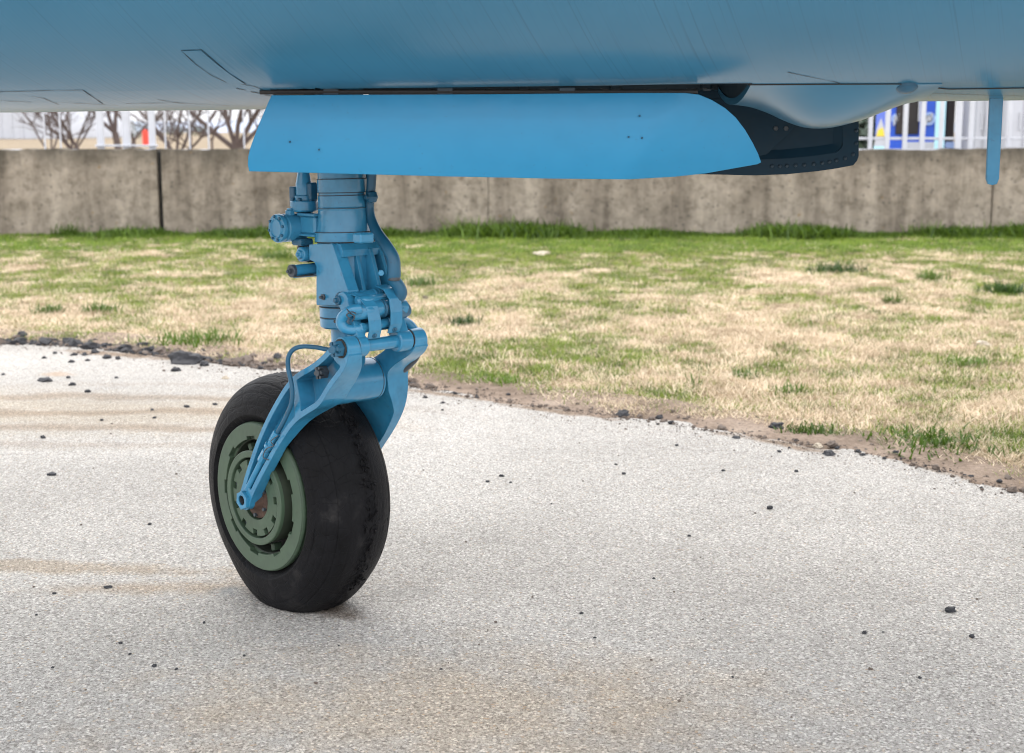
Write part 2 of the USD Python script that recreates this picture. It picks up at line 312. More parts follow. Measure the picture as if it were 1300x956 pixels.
    q = gnd(395, 770); stain(7, q[0], q[1] + .02, .30, .13, -.5, (.55, .54, .54), .8, 18.0, .45, .9, True)
    for j, (sx_, sy_, rx_, ry_, rt) in enumerate([(1215, 600, .42, .10, -.98), (985, 562, .50, .09, -.78), (700, 521, .55, .09, -.64), (560, 500, .4, .08, -.6), (150, 450, .9, .14, -.4)]):
        q = gnd(sx_, sy_); stain(10 + j, q[0], q[1], rx_, ry_, rt, (.56, .44, .34), .95, 9.0, .45, .8, True)
    q = gnd(230, 745); stain(8, q[0], q[1], .75, .10, .05, (.88, .78, .67), 1.0, 6.0, .35, .9, True)
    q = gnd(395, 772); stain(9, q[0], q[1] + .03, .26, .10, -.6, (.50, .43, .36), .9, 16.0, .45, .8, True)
    # curved sweeps left by turning tyres
    c = gnd(20, 640)
    N['mw'] = ('mapping', {'mapping_type': 'texture', 'location': (c[0] - .3, c[1] - 2.4, 0)})
    N['wv'] = ('wave_texture', {'wave_type': 'rings', 'rings_direction': 'z', 'scale': 1.15, 'distortion': 5.5, 'detail': 4.0, 'detail_scale': .9, 'detail_roughness': .6})
    N['rw'] = ('rgb_ramp', {'ramp': [(.45, (0, 0, 0)), (1.0, (.6, .6, .6))]})
    q = gnd(140, 525); N['mz'] = ('mapping', {'mapping_type': 'texture', 'location': (q[0], q[1], 0), 'scale': (1.35, .75, 1)})
    N['lz'] = ('vector_math', {'math_type': 'length'}); N['rz'] = ('map_range', {'from_min': 1.0, 'from_max': .5, 'to_min': 0.0, 'to_max': 1.0, 'clamp': True})
    N['mu'] = ('math', {'math_type': 'multiply'}); N['mxw'] = ('mix', {'color2': (.62, .52, .42), 'mix_type': 'multiply'})
    Lk.extend([('g.position', 'mw.vector'), ('mw.vector', 'wv.vector'), ('wv.fac', 'rw.fac'), ('g.position', 'mz.vector'), ('mz.vector', 'lz.vector1'), ('lz.value', 'rz.value'), ('rz.result', 'mu.value1'), ('rw.color', 'mu.value2'),
               ('mu.value', 'mxw.fac'), (last, 'mxw.color1'), ('mxw.color', 'p.base_color')])
    for k in list(N):
        N[k][1].pop('vector_math_type', None)
    mat('pavement_stone', N, Lk)
pavement_material()
def soil(name, stops, scale, bump=.8, dist=.02):
    mat(name, {'g': ('geometry', {}), 'n': ('noise_texture', {'scale': scale, 'detail': 5.0, 'roughness': .7}), 'n2': ('noise_texture', {'scale': scale * 22, 'detail': 4.0, 'roughness': .7}),
               'r': ('rgb_ramp', {'ramp': stops}), 'r2': ('rgb_ramp', {'ramp': [(.3, (.62, .60, .58)), (.7, (1.2, 1.2, 1.2))]}), 'm': ('mix', {'mix_type': 'multiply', 'fac': 1.0}),
               'b': ('bump', {'strength': bump, 'distance': dist}), 'p': ('principled_bsdf', {'roughness': .95, 'specular_ior_level': .15})},
        [('g.position', 'n.vector'), ('g.position', 'n2.vector'), ('n.fac', 'r.fac'), ('n2.fac', 'r2.fac'), ('r.color', 'm.color1'), ('r2.color', 'm.color2'), ('m.color', 'p.base_color'), ('n2.fac', 'b.height'), ('b.normal', 'p.normal')])
soil('lawn_soil', [(.3, (.16, .115, .07)), (.5, (.28, .21, .13)), (.7, (.38, .30, .20))], 1.6)
soil('verge_dirt', [(.3, (.13, .095, .07)), (.55, (.25, .19, .145)), (.75, (.36, .29, .23))], 3.0, dist=.012)
soil('field_straw', [(.3, (.22, .17, .11)), (.7, (.29, .235, .165))], .12, .3)

# ================================================================== THE SETTING
WALL_Y = 14.0
EDGE = [gnd(px, py) for px, py in [(0, 436), (60, 437), (110, 440), (160, 446), (240, 455), (330, 466), (430, 478), (525, 491), (600, 502), (700, 517), (800, 531), (900, 545), (985, 558), (1080, 570), (1190, 596), (1300, 626)]]
edge = np.array([e[:2] for e in EDGE])
edge = np.vstack([[-9, 9.2], [-5, 7.6], [-3.4, 7.0], edge, [1.75, 3.45], [2.3, 2.6], [3.4, .9], [6, -3]])
def rough_line(p, depth, amp, rng):
    for _ in range(depth):
        mid = (p[:-1] + p[1:]) / 2; d = p[1:] - p[:-1]; nrm = np.stack([-d[:, 1], d[:, 0]], 1)
        mid = mid + nrm * rng.normal(0, amp, (len(mid), 1)); q = np.empty((len(p) + len(mid), 2)); q[0::2] = p; q[1::2] = mid; p = q
    return p
edge_line = rough_line(edge, 5, .125, np.random.default_rng(5))
pav = Polygon(np.vstack([edge_line, [[6, -8], [-9, -8]]])).buffer(0)
if pav.geom_type != 'Polygon': pav = max(pav.geoms, key=lambda g: g.area)
pav = Polygon(pav.exterior)
top = tri(prism(pav, .05)); top.apply_translation([0, 0, -.05])
obj('pavement', top, 'pavement_stone', smooth=False, kind='structure')
def edge_dist(x, y):
    """metres beyond the pavement edge (positive on the grass side)"""
    P = np.stack([np.ravel(x), np.ravel(y)], 1); best = np.full(len(P), 1e9); sgn = np.ones(len(P))
    for a, b in zip(edge[:-1], edge[1:]):
        d = b - a; t = np.clip(((P - a) @ d) / (d @ d), 0, 1); q = P - a - t[:, None] * d; dist = np.hypot(*q.T)
        s = np.sign(d[0] * q[:, 1] - d[1] * q[:, 0]); m = dist < best; best[m] = dist[m]; sgn[m] = s[m]
    return (best * sgn).reshape(np.shape(x))
# dirt verge: a strip of bare soil under the pavement's rim, slightly uneven
xs = np.linspace(-9, 7, 330); off = np.linspace(-.25, .55, 26)
ex = np.interp(xs, edge[:, 0], edge[:, 1])
vx, vo = np.meshgrid(xs, off, indexing='ij'); vy = ex[:, None] + vo * 1.15
vz = -.018 + .022 * meshkit.fbm(np.stack([vx * 5, vy * 5, vx * 0], -1), 4, 3) - .012 * np.clip(-vo / .1, 0, 1) - .035 * np.clip((np.abs(vo - .15) - .3) / .1, 0, 1)
obj('dirt_verge', (np.stack([vx, vy, vz], -1).reshape(-1, 3), grid(330, 26)), 'verge_dirt', smooth=True, kind='structure')
gx, gy = np.meshgrid(np.linspace(-30, 30, 241), np.linspace(-20, WALL_Y + .1, 141), indexing='ij')
gz = -.02 + .03 * (meshkit.fbm(np.stack([gx * .9, gy * .9, gx * 0], -1), 3, 8) - .5) * np.clip((edge_dist(gx, gy) - .3) / .8, 0, 1) - .03 * (edge_dist(gx, gy) < .05)
obj('lawn', (np.stack([gx, gy, gz], -1).reshape(-1, 3), grid(241, 141)), 'lawn_soil', smooth=True, kind='structure')
obj('field', (np.array([[-900, WALL_Y + .1, -.03], [900, WALL_Y + .1, -.03], [900, 1500, -.03], [-900, 1500, -.03]]), np.array([[0, 1, 2, 3]])), 'field_straw', smooth=False, kind='structure')
obj('apron', (np.array([[-900, -900, -.06], [900, -900, -.06], [900, -20, -.06], [-900, -20, -.06]]), np.array([[0, 1, 2, 3]])), 'lawn_soil', smooth=False, kind='structure')
hx = np.linspace(-420, 420, 121); hz = 2.0 + 6.0 * meshkit.fbm(np.stack([hx * .012, hx * 0, hx * 0], -1), 4, 2)
hv = np.concatenate([np.stack([hx, hx * 0 + 620, hx * 0 - .5], 1), np.stack([hx, hx * 0 + 700, hz], 1), np.stack([hx, hx * 0 + 800, hx * 0 - .5], 1)])
plain('far_hill', (.32, .36, .44), .95, scale=.05, var=.1, bump=0)
obj('hills', T(hv, quads([[i * 121 + j, i * 121 + j + 1, (i + 1) * 121 + j + 1, (i + 1) * 121 + j] for i in range(2) for j in range(120)])), 'far_hill', smooth=True, kind='structure')

# ------------------------------------------------------------------ concrete wall of cast panels
wall = xf('concrete_wall', (0, WALL_Y, 0), label='long low weathered concrete wall along the far edge of the lawn', cat='wall')
joints = [at(px, 250, WALL_Y)[0] for px in (-420, -80, 203, 620, 1260, 1520, 1780)]
gaps = [.008, .01, .022, .003, .009, .008, .008]
rng = np.random.default_rng(21)
for i in range(len(joints) - 1):
    x0, x1 = joints[i] + gaps[i], joints[i + 1] - gaps[i + 1]; nx, nz, d = max(8, int((x1 - x0) / .035)), 26, .30
    top_z = .815 + rng.uniform(-.006, .006)
    X, Z = np.meshgrid(np.linspace(x0, x1, nx), np.linspace(-.1, top_z, nz), indexing='ij')
    edgef = np.minimum(np.minimum(X - x0, x1 - X), top_z - Z); rnd = .012 * np.exp(-np.maximum(edgef, 0) / .012)
    Y = (rng.uniform(-.004, .004) + rnd + .034 * (meshkit.fbm(np.stack([X * 6, Z * 6, X * 0 + i], -1), 5, 4) - .5))
    Z = Z + (Z > top_z - .02) * .045 * (meshkit.fbm(np.stack([X * 7, X * 0, X * 0 + i], -1), 5, 9) - .6)
    fr = np.stack([X, Y, Z], -1); bk = fr.copy(); bk[..., 1] = d
    V = np.concatenate([fr.reshape(-1, 3), bk.reshape(-1, 3)]); n0 = nx * nz; q = grid(nx, nz).tolist()
    tp = [[i_ * nz + nz - 1, (i_ + 1) * nz + nz - 1, n0 + (i_ + 1) * nz + nz - 1, n0 + i_ * nz + nz - 1] for i_ in range(nx - 1)]
    sd = [[j, j + 1, n0 + j + 1, n0 + j] for j in range(nz - 1)] + [[(nx - 1) * nz + j + 1, (nx - 1) * nz + j, n0 + (nx - 1) * nz + j, n0 + (nx - 1) * nz + j + 1] for j in range(nz - 1)]
    bq = [[n0 + a, n0 + b, n0 + c, n0 + e] for a, e, c, b in q]
    obj('wall_panel', T(V, quads(q + tp + sd + bq)), 'wall_concrete', wall, smooth=40)

obj('wall_core', rbox(((joints[0] + joints[-1]) / 2, .17, .33), (joints[-1] - joints[0], .16, .92), .004), 'grime', wall, smooth=30)

# ------------------------------------------------------------------ grass
def blade(h, w, lean, az, curl, base=(0, 0)):
    d = np.array([math.cos(az), math.sin(az)]); s = np.array([-d[1], d[0]]) * w / 2; P = []
    for t in (0, .4, .75, 1.0):
        r = lean * h * (t * .6 + curl * t * t); z = h * (t - .5 * curl * t * t) * math.sqrt(max(.05, 1 - min(lean, .97) ** 2)); wd = (1 - t) ** .6
        c = np.array(base) + d * r; P += [[c[0] - s[0] * wd, c[1] - s[1] * wd, z], [c[0] + s[0] * wd, c[1] + s[1] * wd, z]]
    return P[:7], [[0, 1, 3], [0, 3, 2], [2, 3, 5], [2, 5, 4], [4, 5, 6]]
def tuft(n, h, w, lean, spread, rng):
    V, Fc = [], []
    for _ in range(n):
        v, f = blade(h * rng.uniform(.5, 1.15), w * rng.uniform(.7, 1.3), np.clip(rng.normal(*lean), .1, .97), rng.uniform(0, 2 * PI), rng.uniform(.2, .9), rng.normal(0, spread, 2))
        Fc += [[a + len(V) for a in t] for t in f]; V += v
    return T(V, Fc)
def field_of(name, variants, mat_name, pts, scales, **kw):
    pi = UsdGeom.PointInstancer.Define(stage, numbered('/World', name)); meta(pi.GetPrim(), kind='stuff', **kw); paths = []
    for i, v in enumerate(variants):
        m = usdkit.mesh(stage, f'{pi.GetPath()}/tuft' + (f'_{i:03d}' if i else ''), v, MAT[mat_name]); paths.append(m.GetPath())
    pi.CreatePrototypesRel().SetTargets(paths); n = len(pts); r = np.random.default_rng(n)
    pi.CreateProtoIndicesAttr(Vt.IntArray.FromNumpy(r.integers(0, len(variants), n).astype(np.int32)))
    pi.CreatePositionsAttr(Vt.Vec3fArray.FromNumpy(np.asarray(pts, np.float32)))
    pi.CreateScalesAttr(Vt.Vec3fArray.FromNumpy(np.repeat(np.asarray(scales, np.float32)[:, None], 3, 1)))
    a = r.uniform(0, 2 * PI, n); pi.CreateOrientationsAttr(Vt.QuathArray([Gf.Quath(float(math.cos(t / 2)), 0, 0, float(math.sin(t / 2))) for t in a]))
rng = np.random.default_rng(3)
def scatter(n, y0, y1, power):
    y = y0 + (y1 - y0) * rng.random(n) ** power; x = rng.uniform(-1, 1, n) * (y * .40 + .35); return x, y
def ground_z(x, y): return -.02 + .03 * (meshkit.fbm(np.stack([x * .9, y * .9, x * 0], -1), 3, 8) - .5) * np.clip((edge_dist(x, y) - .3) / .8, 0, 1)
def greenness(x, y):
    g = meshkit.fbm(np.stack([x * .9, y * .7, x * 0 + 3.3], -1), 4, 5) * .75 + .9 * meshkit.fbm(np.stack([x * 4.6, y * 3.0, x * 0 + 1.3], -1), 3, 6)
    return g - .875 + .34 * np.clip((y - 8.5) / 5.0, 0, 1) ** 1.2 - .05 * np.clip((6.0 - y) / 1.5, 0, 1) * (x > 0)
x, y = scatter(44000, 3.6, 13.95, 1.35); ed = edge_dist(x, y); g = greenness(x, y) + rng.normal(0, .13, len(x))
keep = ed > -.05 + .40 * meshkit.fbm(np.stack([x * 3, y * 3, x * 0], -1), 3, 12)
x, y, g, ed = x[keep], y[keep], g[keep], ed[keep]; z = ground_z(x, y)
P = np.stack([x, y, z], 1); green = g > 0
dry_v = [tuft(34, .05, .0036, (.80, .16), .042, rng) for _ in range(6)]
grn_v = [tuft(24, .05, .0040, (.66, .2), .036, rng) for _ in range(6)]
d = ~green
field_of('dry_grass', dry_v, 'dry_grass', P[d], rng.uniform(.6, 1.15, d.sum()), label='short straw coloured dry grass covering most of the lawn', cat='grass')
near = green & (y < 12.0); far = green & (y >= 12.0)
field_of('green_grass', grn_v, 'green_grass', P[near], rng.uniform(.55, 1.05, near.sum()), label='short green grass growing in patches among the dry grass', cat='grass')
xw = rng.uniform(-6.5, 6.5, 5200); yw = WALL_Y - .03 - np.abs(rng.normal(0, .16, 5200)); pw = meshkit.fbm(np.stack([xw * 1.1, xw * 0, xw * 0], -1), 4, 31)
kw_ = rng.random(5200) < np.clip((pw - .26) * 4.0, .12, 1); Pw = np.stack([xw, yw, xw * 0 - .02], 1)[kw_]; sw = (rng.uniform(.8, 3.2, 5200) * (.42 + 3.4 * np.clip(pw - .44, 0, .5)))[kw_]
field_of('bright_grass', grn_v, 'bright_grass', P[far], rng.uniform(.6, 1.3, far.sum()), label='fresh yellow green grass in the band of lawn nearest the wall', cat='grass')
field_of('lush_grass', grn_v, 'lush_grass', Pw, sw, label='tall dark green grass growing raggedly along the foot of the concrete wall', cat='grass')

# weeds that can be told apart on the lawn
def weed_mesh(n, h, w, lean, spread, seed):
    return tuft(n, h, w, lean, spread, np.random.default_rng(seed))
weeds = [  # px, py, height, spread, count, leaf width, label, material
    (1062, 338, .10, .19, 320, .010, 'wide dark green weed clump on the right of the lawn toward the wall', 'weed_leaf'),
    (1182, 347, .08, .09, 150, .010, 'small olive weed clump right of the wide dark clump near the wall', 'weed_leaf'),
    (1276, 364, .10, .13, 220, .011, 'dark weed clump at the right edge of the lawn', 'weed_leaf'),
    (1132, 377, .07, .06, 110, .009, 'round olive weed tuft below the wide dark clump', 'weed_leaf'),
    (532, 357, .09, .12, 190, .010, 'dark weed clump on the lawn just right of the landing gear leg', 'weed_leaf'),
    (588, 404, .07, .09, 130, .009, 'weed tuft in the middle of the lawn right of the torque link', 'weed_leaf'),
    (1190, 556, .055, .20, 420, .012, 'broad bright green weed mat at the pavement edge on the right', 'lush_grass'),
    (1025, 541, .05, .10, 160, .011, 'small green weed mat beside the dark clods at the pavement edge', 'lush_grass'),
    (252, 428, .08, .20, 260, .011, 'leafy green weed patch by the pavement edge behind the large asphalt chunk', 'lush_grass'),
    (128, 388, .07, .10, 150, .010, 'dark weed tuft at the left of the lawn, right of the reddish one', 'weed_leaf'),
    (62, 388, .06, .09, 130, .010, 'low reddish brown and green weed tuft at far left of the lawn', 'weed_leaf'),
    (1232, 456, .06, .09, 140, .010, 'green weed tuft on the right below the pale stone', 'weed_leaf'),
    (880, 482, .07, .03, 22, .006, 'thin upright weed sprig in dry grass near the pavement', 'weed_leaf'),
    (1000, 490, .05, .08, 110, .009, 'small green weed cluster in dry grass above the dark clods', 'weed_leaf'),
    (950, 470, .05, .07, 90, .009, 'little weed cluster left of centre of the dry right lawn', 'weed_leaf'),
    (640, 478, .05, .12, 170, .010, 'green weed cluster at the pavement edge right of the wheel fork', 'lush_grass'),
    (350, 320, .09, .14, 190, .010, 'green weed clump beyond the gear leg on the left, under the round motor', 'weed_leaf'),
    (722, 283, .20, .12, 120, .012, 'tall leafy weed growing against the middle of the concrete wall', 'lush_grass'),
    (655, 283, .22, .13, 130, .012, 'tall leafy weed against the wall left of the middle one', 'lush_grass'),
    (585, 283, .24, .16, 170, .012, 'tallest leafy weed against the wall, nearest the gear leg', 'lush_grass'),
    (1170, 292, .17, .16, 150, .012, 'leafy weed at the foot of the wall on the right', 'weed_leaf'),
    (85, 283, .16, .16, 150, .012, 'leafy weed at the foot of the wall at far left', 'lush_grass')]
for i, (px, py, h, sp, n, w, lab, mt) in enumerate(weeds):
    q = gnd(px, py + 4); q[1] = min(q[1], WALL_Y - .12); q[0] = at(px, py, q[1])[0]
    w_ = xf('weed', (q[0], q[1], float(ground_z(q[:1], q[1:2])[0])), label=lab, cat='weed')
    obj('leaf_rosette', weed_mesh(n, h * 1.25, w * .85, (.60, .2), sp * .5, 100 + i), mt, w_, smooth=False, kind='stuff')

# ------------------------------------------------------------------ loose lumps
def lump(seed, flat=.62, sub=2, rough=1.0):
    m = trimesh.creation.icosphere(subdivisions=sub); v = m.vertices; r = np.random.default_rng(seed)
    k = 1 + rough * (meshkit.fbm(v * 1.7 + r.uniform(0, 50, 3), 4, seed) - .5) * 1.6
    v = v * k[:, None] * [1, r.uniform(.6, .9), flat]
    v[:, 2] = np.maximum(v[:, 2], -.35 * flat); v[:, 2] += .33 * flat
    return T(v, m.faces)
lumps = [lump(s) for s in range(40, 46)]
def put_lump(px, py, wpx, mt='asphalt_lump', flat=None, name='asphalt_crumb', onsoil=False, **kw):
    q = gnd(px, py, .0); s = wpx / 2 / F_PX * math.hypot(q[1], 1.0); i = int(px * 7 + py) % 6; m = lumps[i].copy(); m.vertices = m.vertices * s * [1, 1, flat or 1]
    a = (px * .37) % 6.28; R = np.array([[math.cos(a), -math.sin(a), 0], [math.sin(a), math.cos(a), 0], [0, 0, 1]]); m.vertices = m.vertices @ R.T
    o = xf(name, (q[0], q[1], -.008 if onsoil else 0.0005), **kw); obj('lump', m, mt, o, smooth=22)
C = dict(cat='asphalt crumb')
put_lump(237, 460, 40, onsoil=True, name='asphalt_chunk', label='large dark broken asphalt chunk at the pavement edge left of the wheel', cat='asphalt chunk')
put_lump(58, 484, 19, flat=.6, label='flat dark asphalt piece near the rust stain at left', **C)
put_lump(1206, 776, 15, flat=.9, label='black asphalt lump lying alone at right on the near pavement', **C)
put_lump(791, 527, 16, label='dark lump at the pavement edge in the middle of the picture', **C)
put_lump(1054, 577, 20, onsoil=True, label='dark rough lump on the pavement edge right of the tan pebble', **C)
put_lump(1039, 568, 13, mt='pale_stone', name='pebble', label='rounded tan pebble on the pavement edge next to the dark lump', cat='pebble')
put_lump(286, 481, 9, mt='pale_stone', name='pebble', label='small tan pebble just left of the tyre top', cat='pebble')
put_lump(1248, 438, 21, mt='pale_stone', name='stone', onsoil=True, label='pale tan stone lying on the lawn at far right', cat='stone')
put_lump(687, 322, 20, mt='pale_stone', flat=.5, name='stone', onsoil=True, label='flat tan stone in the green grass below the middle of the wall', cat='stone')
put_lump(985, 541, 20, onsoil=True, label='dark clod in the dirt beside the small green weed mat', **C)
put_lump(935, 556, 13, onsoil=True, label='dark grey lump at the pavement edge left of the clod', **C)
put_lump(540, 378, 12, mt='gravel_brown', name='clod', onsoil=True, label='small brown clod in the grass right of the hose bundle', cat='clod')
put_lump(511, 382, 8, mt='pale_stone', name='pebble', onsoil=True, label='tiny pale pebble in the grass touching the view of the hose bundle', cat='pebble')
for px, py, w, lab in [(977, 646, 9, 'lone dark crumb in the middle of the open right pavement'), (1089, 574, 9, 'dark crumb in the dirt edge just right of the rough dark lump'), (66, 603, 12, 'flat dark sliver lying alone on the left pavement'),
                       (223, 471, 12, 'dark crumb just below the large asphalt chunk'), (259, 464, 14, 'dark crumb touching the right side of the large asphalt chunk'), (137, 746, 10, 'thin dark flake low on the left, nearest the bottom left corner'),
                       (107, 451, 10, 'leftmost larger crumb of the row left of the asphalt chunk'), (121, 448, 11, 'highest larger crumb of the row left of the asphalt chunk'), (136, 455, 11, 'third larger crumb of the row left of the asphalt chunk'), (150, 456, 10, 'rightmost larger crumb of the row left of the asphalt chunk')]:
    put_lump(px, py, w, flat=.6 if 'fla' in lab[:12] or 'flake' in lab else None, label=lab, **C)
for px, py, w in [(989, 574, 6), (1002, 569, 4), (1011, 599, 6), (918, 598, 5), (1095, 578, 7), (1186, 594, 5), (1269, 612, 8), (1246, 620, 5), (1137, 575, 8), (1097, 804, 7), (1234, 809, 8),
                  (1168, 861, 5), (875, 681, 5), (619, 612, 5), (637, 605, 7), (648, 613, 4), (738, 779, 5), (755, 810, 4), (1121, 803, 3), (792, 602, 6), (859, 566, 5), (782, 590, 4), (111, 498, 8), (92, 489, 9), (87, 480, 6),
                  (91, 460, 8), (56, 455, 7), (70, 449, 6), (94, 451, 8), (55, 556, 8), (193, 521, 6), (237, 517, 7), (273, 514, 6), (129, 534, 5),
                  (196, 531, 5), (4, 476, 6), (190, 666, 5), (148, 480, 5), (111, 458, 6), (153, 817, 5), (165, 831, 5), (196, 846, 6), (224, 850, 5), (259, 791, 5), (69, 754, 5), 
                  (46, 781, 4), (67, 848, 4), (310, 833, 4), (540, 505, 7), (562, 512, 6), (605, 505, 6), (562, 521, 4), (700, 640, 3), (830, 735, 4), (930, 860, 4), (430, 820, 3), (560, 850, 4)]:
    put_lump(px, py, w, group='small dark crumbs on the pale pavement', label='tiny dark asphalt crumb lying loose on the pale pavement', **C)
# rubble and grit along the broken rim
rng = np.random.default_rng(77); t_ = rng.random(5200); seg_i = np.clip((t_ * (len(edge) - 1)).astype(int), 0, len(edge) - 2)
ex_ = rng.uniform(-3.2, 2.2, 5200); ey_ = np.interp(ex_, edge[:, 0], edge[:, 1]) + np.abs(rng.normal(0, .13, 5200)) - .05
bias = np.where(ex_ < -1.0, 1.7, 1.0); sc = np.minimum(.0022 * rng.pareto(2.2, 5200) + .0025, .020) * bias
pts = np.stack([ex_, ey_, np.where(edge_dist(ex_, ey_) > .02, -.006, .001)], 1)
kp = rng.random(5200) < np.where(ex_ < -1.0, .9, .4)
dk = kp & (rng.random(5200) < np.where(ex_ < -1.6, .6, .22)); lt = kp & ~dk
sm = [lump(s, .7, 1) for s in range(60, 64)]
field_of('dark_rubble', sm, 'asphalt_lump', pts[dk], sc[dk], label='dark asphalt rubble crumbled along the broken pavement edge', cat='rubble')
field_of('brown_gravel', sm, 'gravel_brown', pts[lt], sc[lt], label='brown grit and gravel scattered in the dirt along the pavement edge', cat='gravel')
dx_ = rng.uniform(-3, 2.2, 4200); dy_ = np.interp(dx_, edge[:, 0], edge[:, 1]) + .06 - np.abs(rng.normal(0, .16, 4200)); pd_ = np.stack([dx_, dy_, np.where(edge_dist(dx_, dy_) > 0, -.004, .0008)], 1)
field_of('rim_grit', sm, 'gravel_brown', pd_, (rng.pareto(3, 4200) * .0012 + .0010).clip(0, .007), label='brown grit and dirt crumbs spilled over the rim of the pavement', cat='grit')
gxs, gys = rng.uniform(-1.4, 2.0, 900), rng.uniform(2.1, 6.5, 900); kg = edge_dist(gxs, gys) < -.02
field_of('loose_grit', sm, 'gravel_brown', np.stack([gxs, gys, gxs * 0 + .0005], 1)[kg], (rng.pareto(3, 900) * .0009 + .0009)[kg].clip(0, .004), label='fine loose grit sprinkled over the pavement', cat='grit')
#AIRCRAFT
# ================================================================== THE AIRCRAFT
BASE = np.array([-.335, 2.83, 0.0])
jet = xf('jet_aircraft', BASE, label='light blue jet aircraft seen from below at its nose landing gear', cat='aircraft')
def P(name, mesh, mt, parent=None, **kw):
    """a part whose vertices are given in world coordinates"""
    m = trimesh.util.concatenate(mesh) if isinstance(mesh, list) else mesh
    v = np.asarray(m.vertices if hasattr(m, 'vertices') else m[0]) - BASE; f = m.faces if hasattr(m, 'faces') else m[1]
    return obj(name, (v, np.asarray(f)), mt, jet if parent is None else parent, **kw)
FY, FR = 2.82, .72
def belly(x): return 1.0375 + .011 * (np.asarray(x) + .7)
def skin(x, phi, lift=0.0):
    x, phi = np.broadcast_arrays(np.asarray(x, float), np.asarray(phi, float))
    w = .0035 * (meshkit.fbm(np.stack([x * 2.6, phi * 3.0, x * 0], -1), 2, 17) - .5)
    r = FR + w + lift; return np.stack([x, FY + r * np.sin(phi), belly(x) + FR - r * np.cos(phi)], -1)
def on_skin(px, py):
    """(station, angle) of the near side of the fuselage met by a line of sight"""
    r = ray(px, py); o = np.array([0, 0, EYE]); x = 0.0
    for _ in range(6):
        cz = belly(x) + FR; A = r[1]**2 + r[2]**2; B = 2 * (r[1] * (o[1] - FY) + r[2] * (o[2] - cz)); Cc = (o[1] - FY)**2 + (o[2] - cz)**2 - FR**2
        D = max(B * B - 4 * A * Cc, 0); q = o + r * (-B - math.sqrt(D)) / (2 * A); x = q[0]
    return x, math.atan2(q[1] - FY, belly(x) + FR - q[2])
BX0, BX1, BPH = -.435, .432, math.asin(.212 / FR)
xs = np.unique(np.round(np.concatenate([np.arange(-4.2, 3.3, .03), [BX0, BX1]]), 5)); xs = xs[~((np.abs(xs - BX0) < .012) & (xs != BX0)) & ~((np.abs(xs - BX1) < .012) & (xs != BX1))]
ph = np.unique(np.round(np.concatenate([np.linspace(-PI, PI, 200), [-BPH, BPH]]), 6))
Xg, Pg = np.meshgrid(xs, ph, indexing='ij'); Vf = skin(Xg, Pg); q = grid(len(xs), len(ph))
cx, cp = Xg.reshape(-1)[q].mean(1), Pg.reshape(-1)[q].mean(1)
q = q[~((cx > BX0) & (cx < BX1) & (np.abs(cp) < BPH))][:, ::-1]
fus = P('fuselage', (Vf.reshape(-1, 3), quads(q)), 'fuselage_paint', uv=np.stack([Pg * FR, Xg], -1).reshape(-1, 2))
# wheel bay: an open box up inside the belly
y0, y1 = FY - .212, FY + .212; zlo, zhi = 1.062, 1.56
bx = np.array([[x, y, z] for x in (BX0, BX1) for y in (y0, y1) for z in (zlo, zhi)])
zl = float(skin(0., BPH)[2]); bx[:, 2] = np.where(bx[:, 2] < 1.2, belly(bx[:, 0]) + FR - FR * math.cos(BPH), bx[:, 2])
wb = [T(bx, quads([[0, 4, 5, 1], [2, 3, 7, 6], [1, 5, 7, 3]]))]
for xx in (BX0, BX1):
    pe = np.linspace(-BPH, BPH, 25); lowe = skin(xx, pe); he = lowe.copy(); he[:, 2] = zhi
    wb.append(T(np.vstack([lowe, he]), quads([[j, j + 1, 26 + j, 25 + j] for j in range(24)])))
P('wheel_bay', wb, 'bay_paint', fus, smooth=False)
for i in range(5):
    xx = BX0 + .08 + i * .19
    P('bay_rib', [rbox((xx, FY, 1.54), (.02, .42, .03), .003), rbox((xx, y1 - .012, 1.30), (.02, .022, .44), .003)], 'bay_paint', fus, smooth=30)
def strip(pts, width=.0014, lift=.0007, n=14):
    """a thin line lying on the skin along measured points"""
    a = np.array([on_skin(*p) for p in pts]); a = np.concatenate([np.linspace(a[i], a[i + 1], n, endpoint=(i == len(a) - 2)) for i in range(len(a) - 1)])
    s = np.stack([a[:, 0], a[:, 1] * FR], 1); d = np.gradient(s, axis=0); d /= np.linalg.norm(d, axis=1, keepdims=True) + 1e-9; nn = np.stack([-d[:, 1], d[:, 0]], 1)
    wd = width * (.35 + 1.1 * meshkit.noise(np.stack([s[:, 0] * 60, s[:, 1] * 60, s[:, 0] * 0], -1), 5))[:, None] / 2
    L_, R_ = s + nn * wd, s - nn * wd; V = np.empty((2 * len(s), 3)); V[0::2] = skin(L_[:, 0], L_[:, 1] / FR, lift); V[1::2] = skin(R_[:, 0], R_[:, 1] / FR, lift)
    f = quads([[2 * i, 2 * i + 1, 2 * i + 3, 2 * i + 2] for i in range(len(s) - 1)])
    return T(np.vstack([V, V]), np.vstack([f, f[:, ::-1] + len(V)]))
for pts in ([(230, 63), (256, 62)], [(256, 62), (272, 76), (290, 92), (312, 106)], [(230, 63), (250, 82), (268, 95), (292, 106)], [(300, 105), (322, 109), (348, 119)], [(0, 116), (60, 114), (105, 113)], [(105, 113), (118, 122), (131, 131)],
            [(40, 121), (56, 124), (75, 132)], [(70, 129), (118, 131), (150, 133)], [(160, 131), (220, 130), (292, 134)], [(0, 127), (40, 129)], [(200, 126), (232, 131)], [(1000, 92), (1060, 104), (1112, 118)], [(1180, 118), (1300, 122)]):
    P('panel_seam', strip(pts), 'grime', fus, smooth=False)
c4 = np.array([on_skin(*p) for p in [(231, 64), (255, 63), (311, 106), (291, 106)]]); tu, tv = np.meshgrid(np.linspace(0, 1, 16), np.linspace(0, 1, 6), indexing='ij')
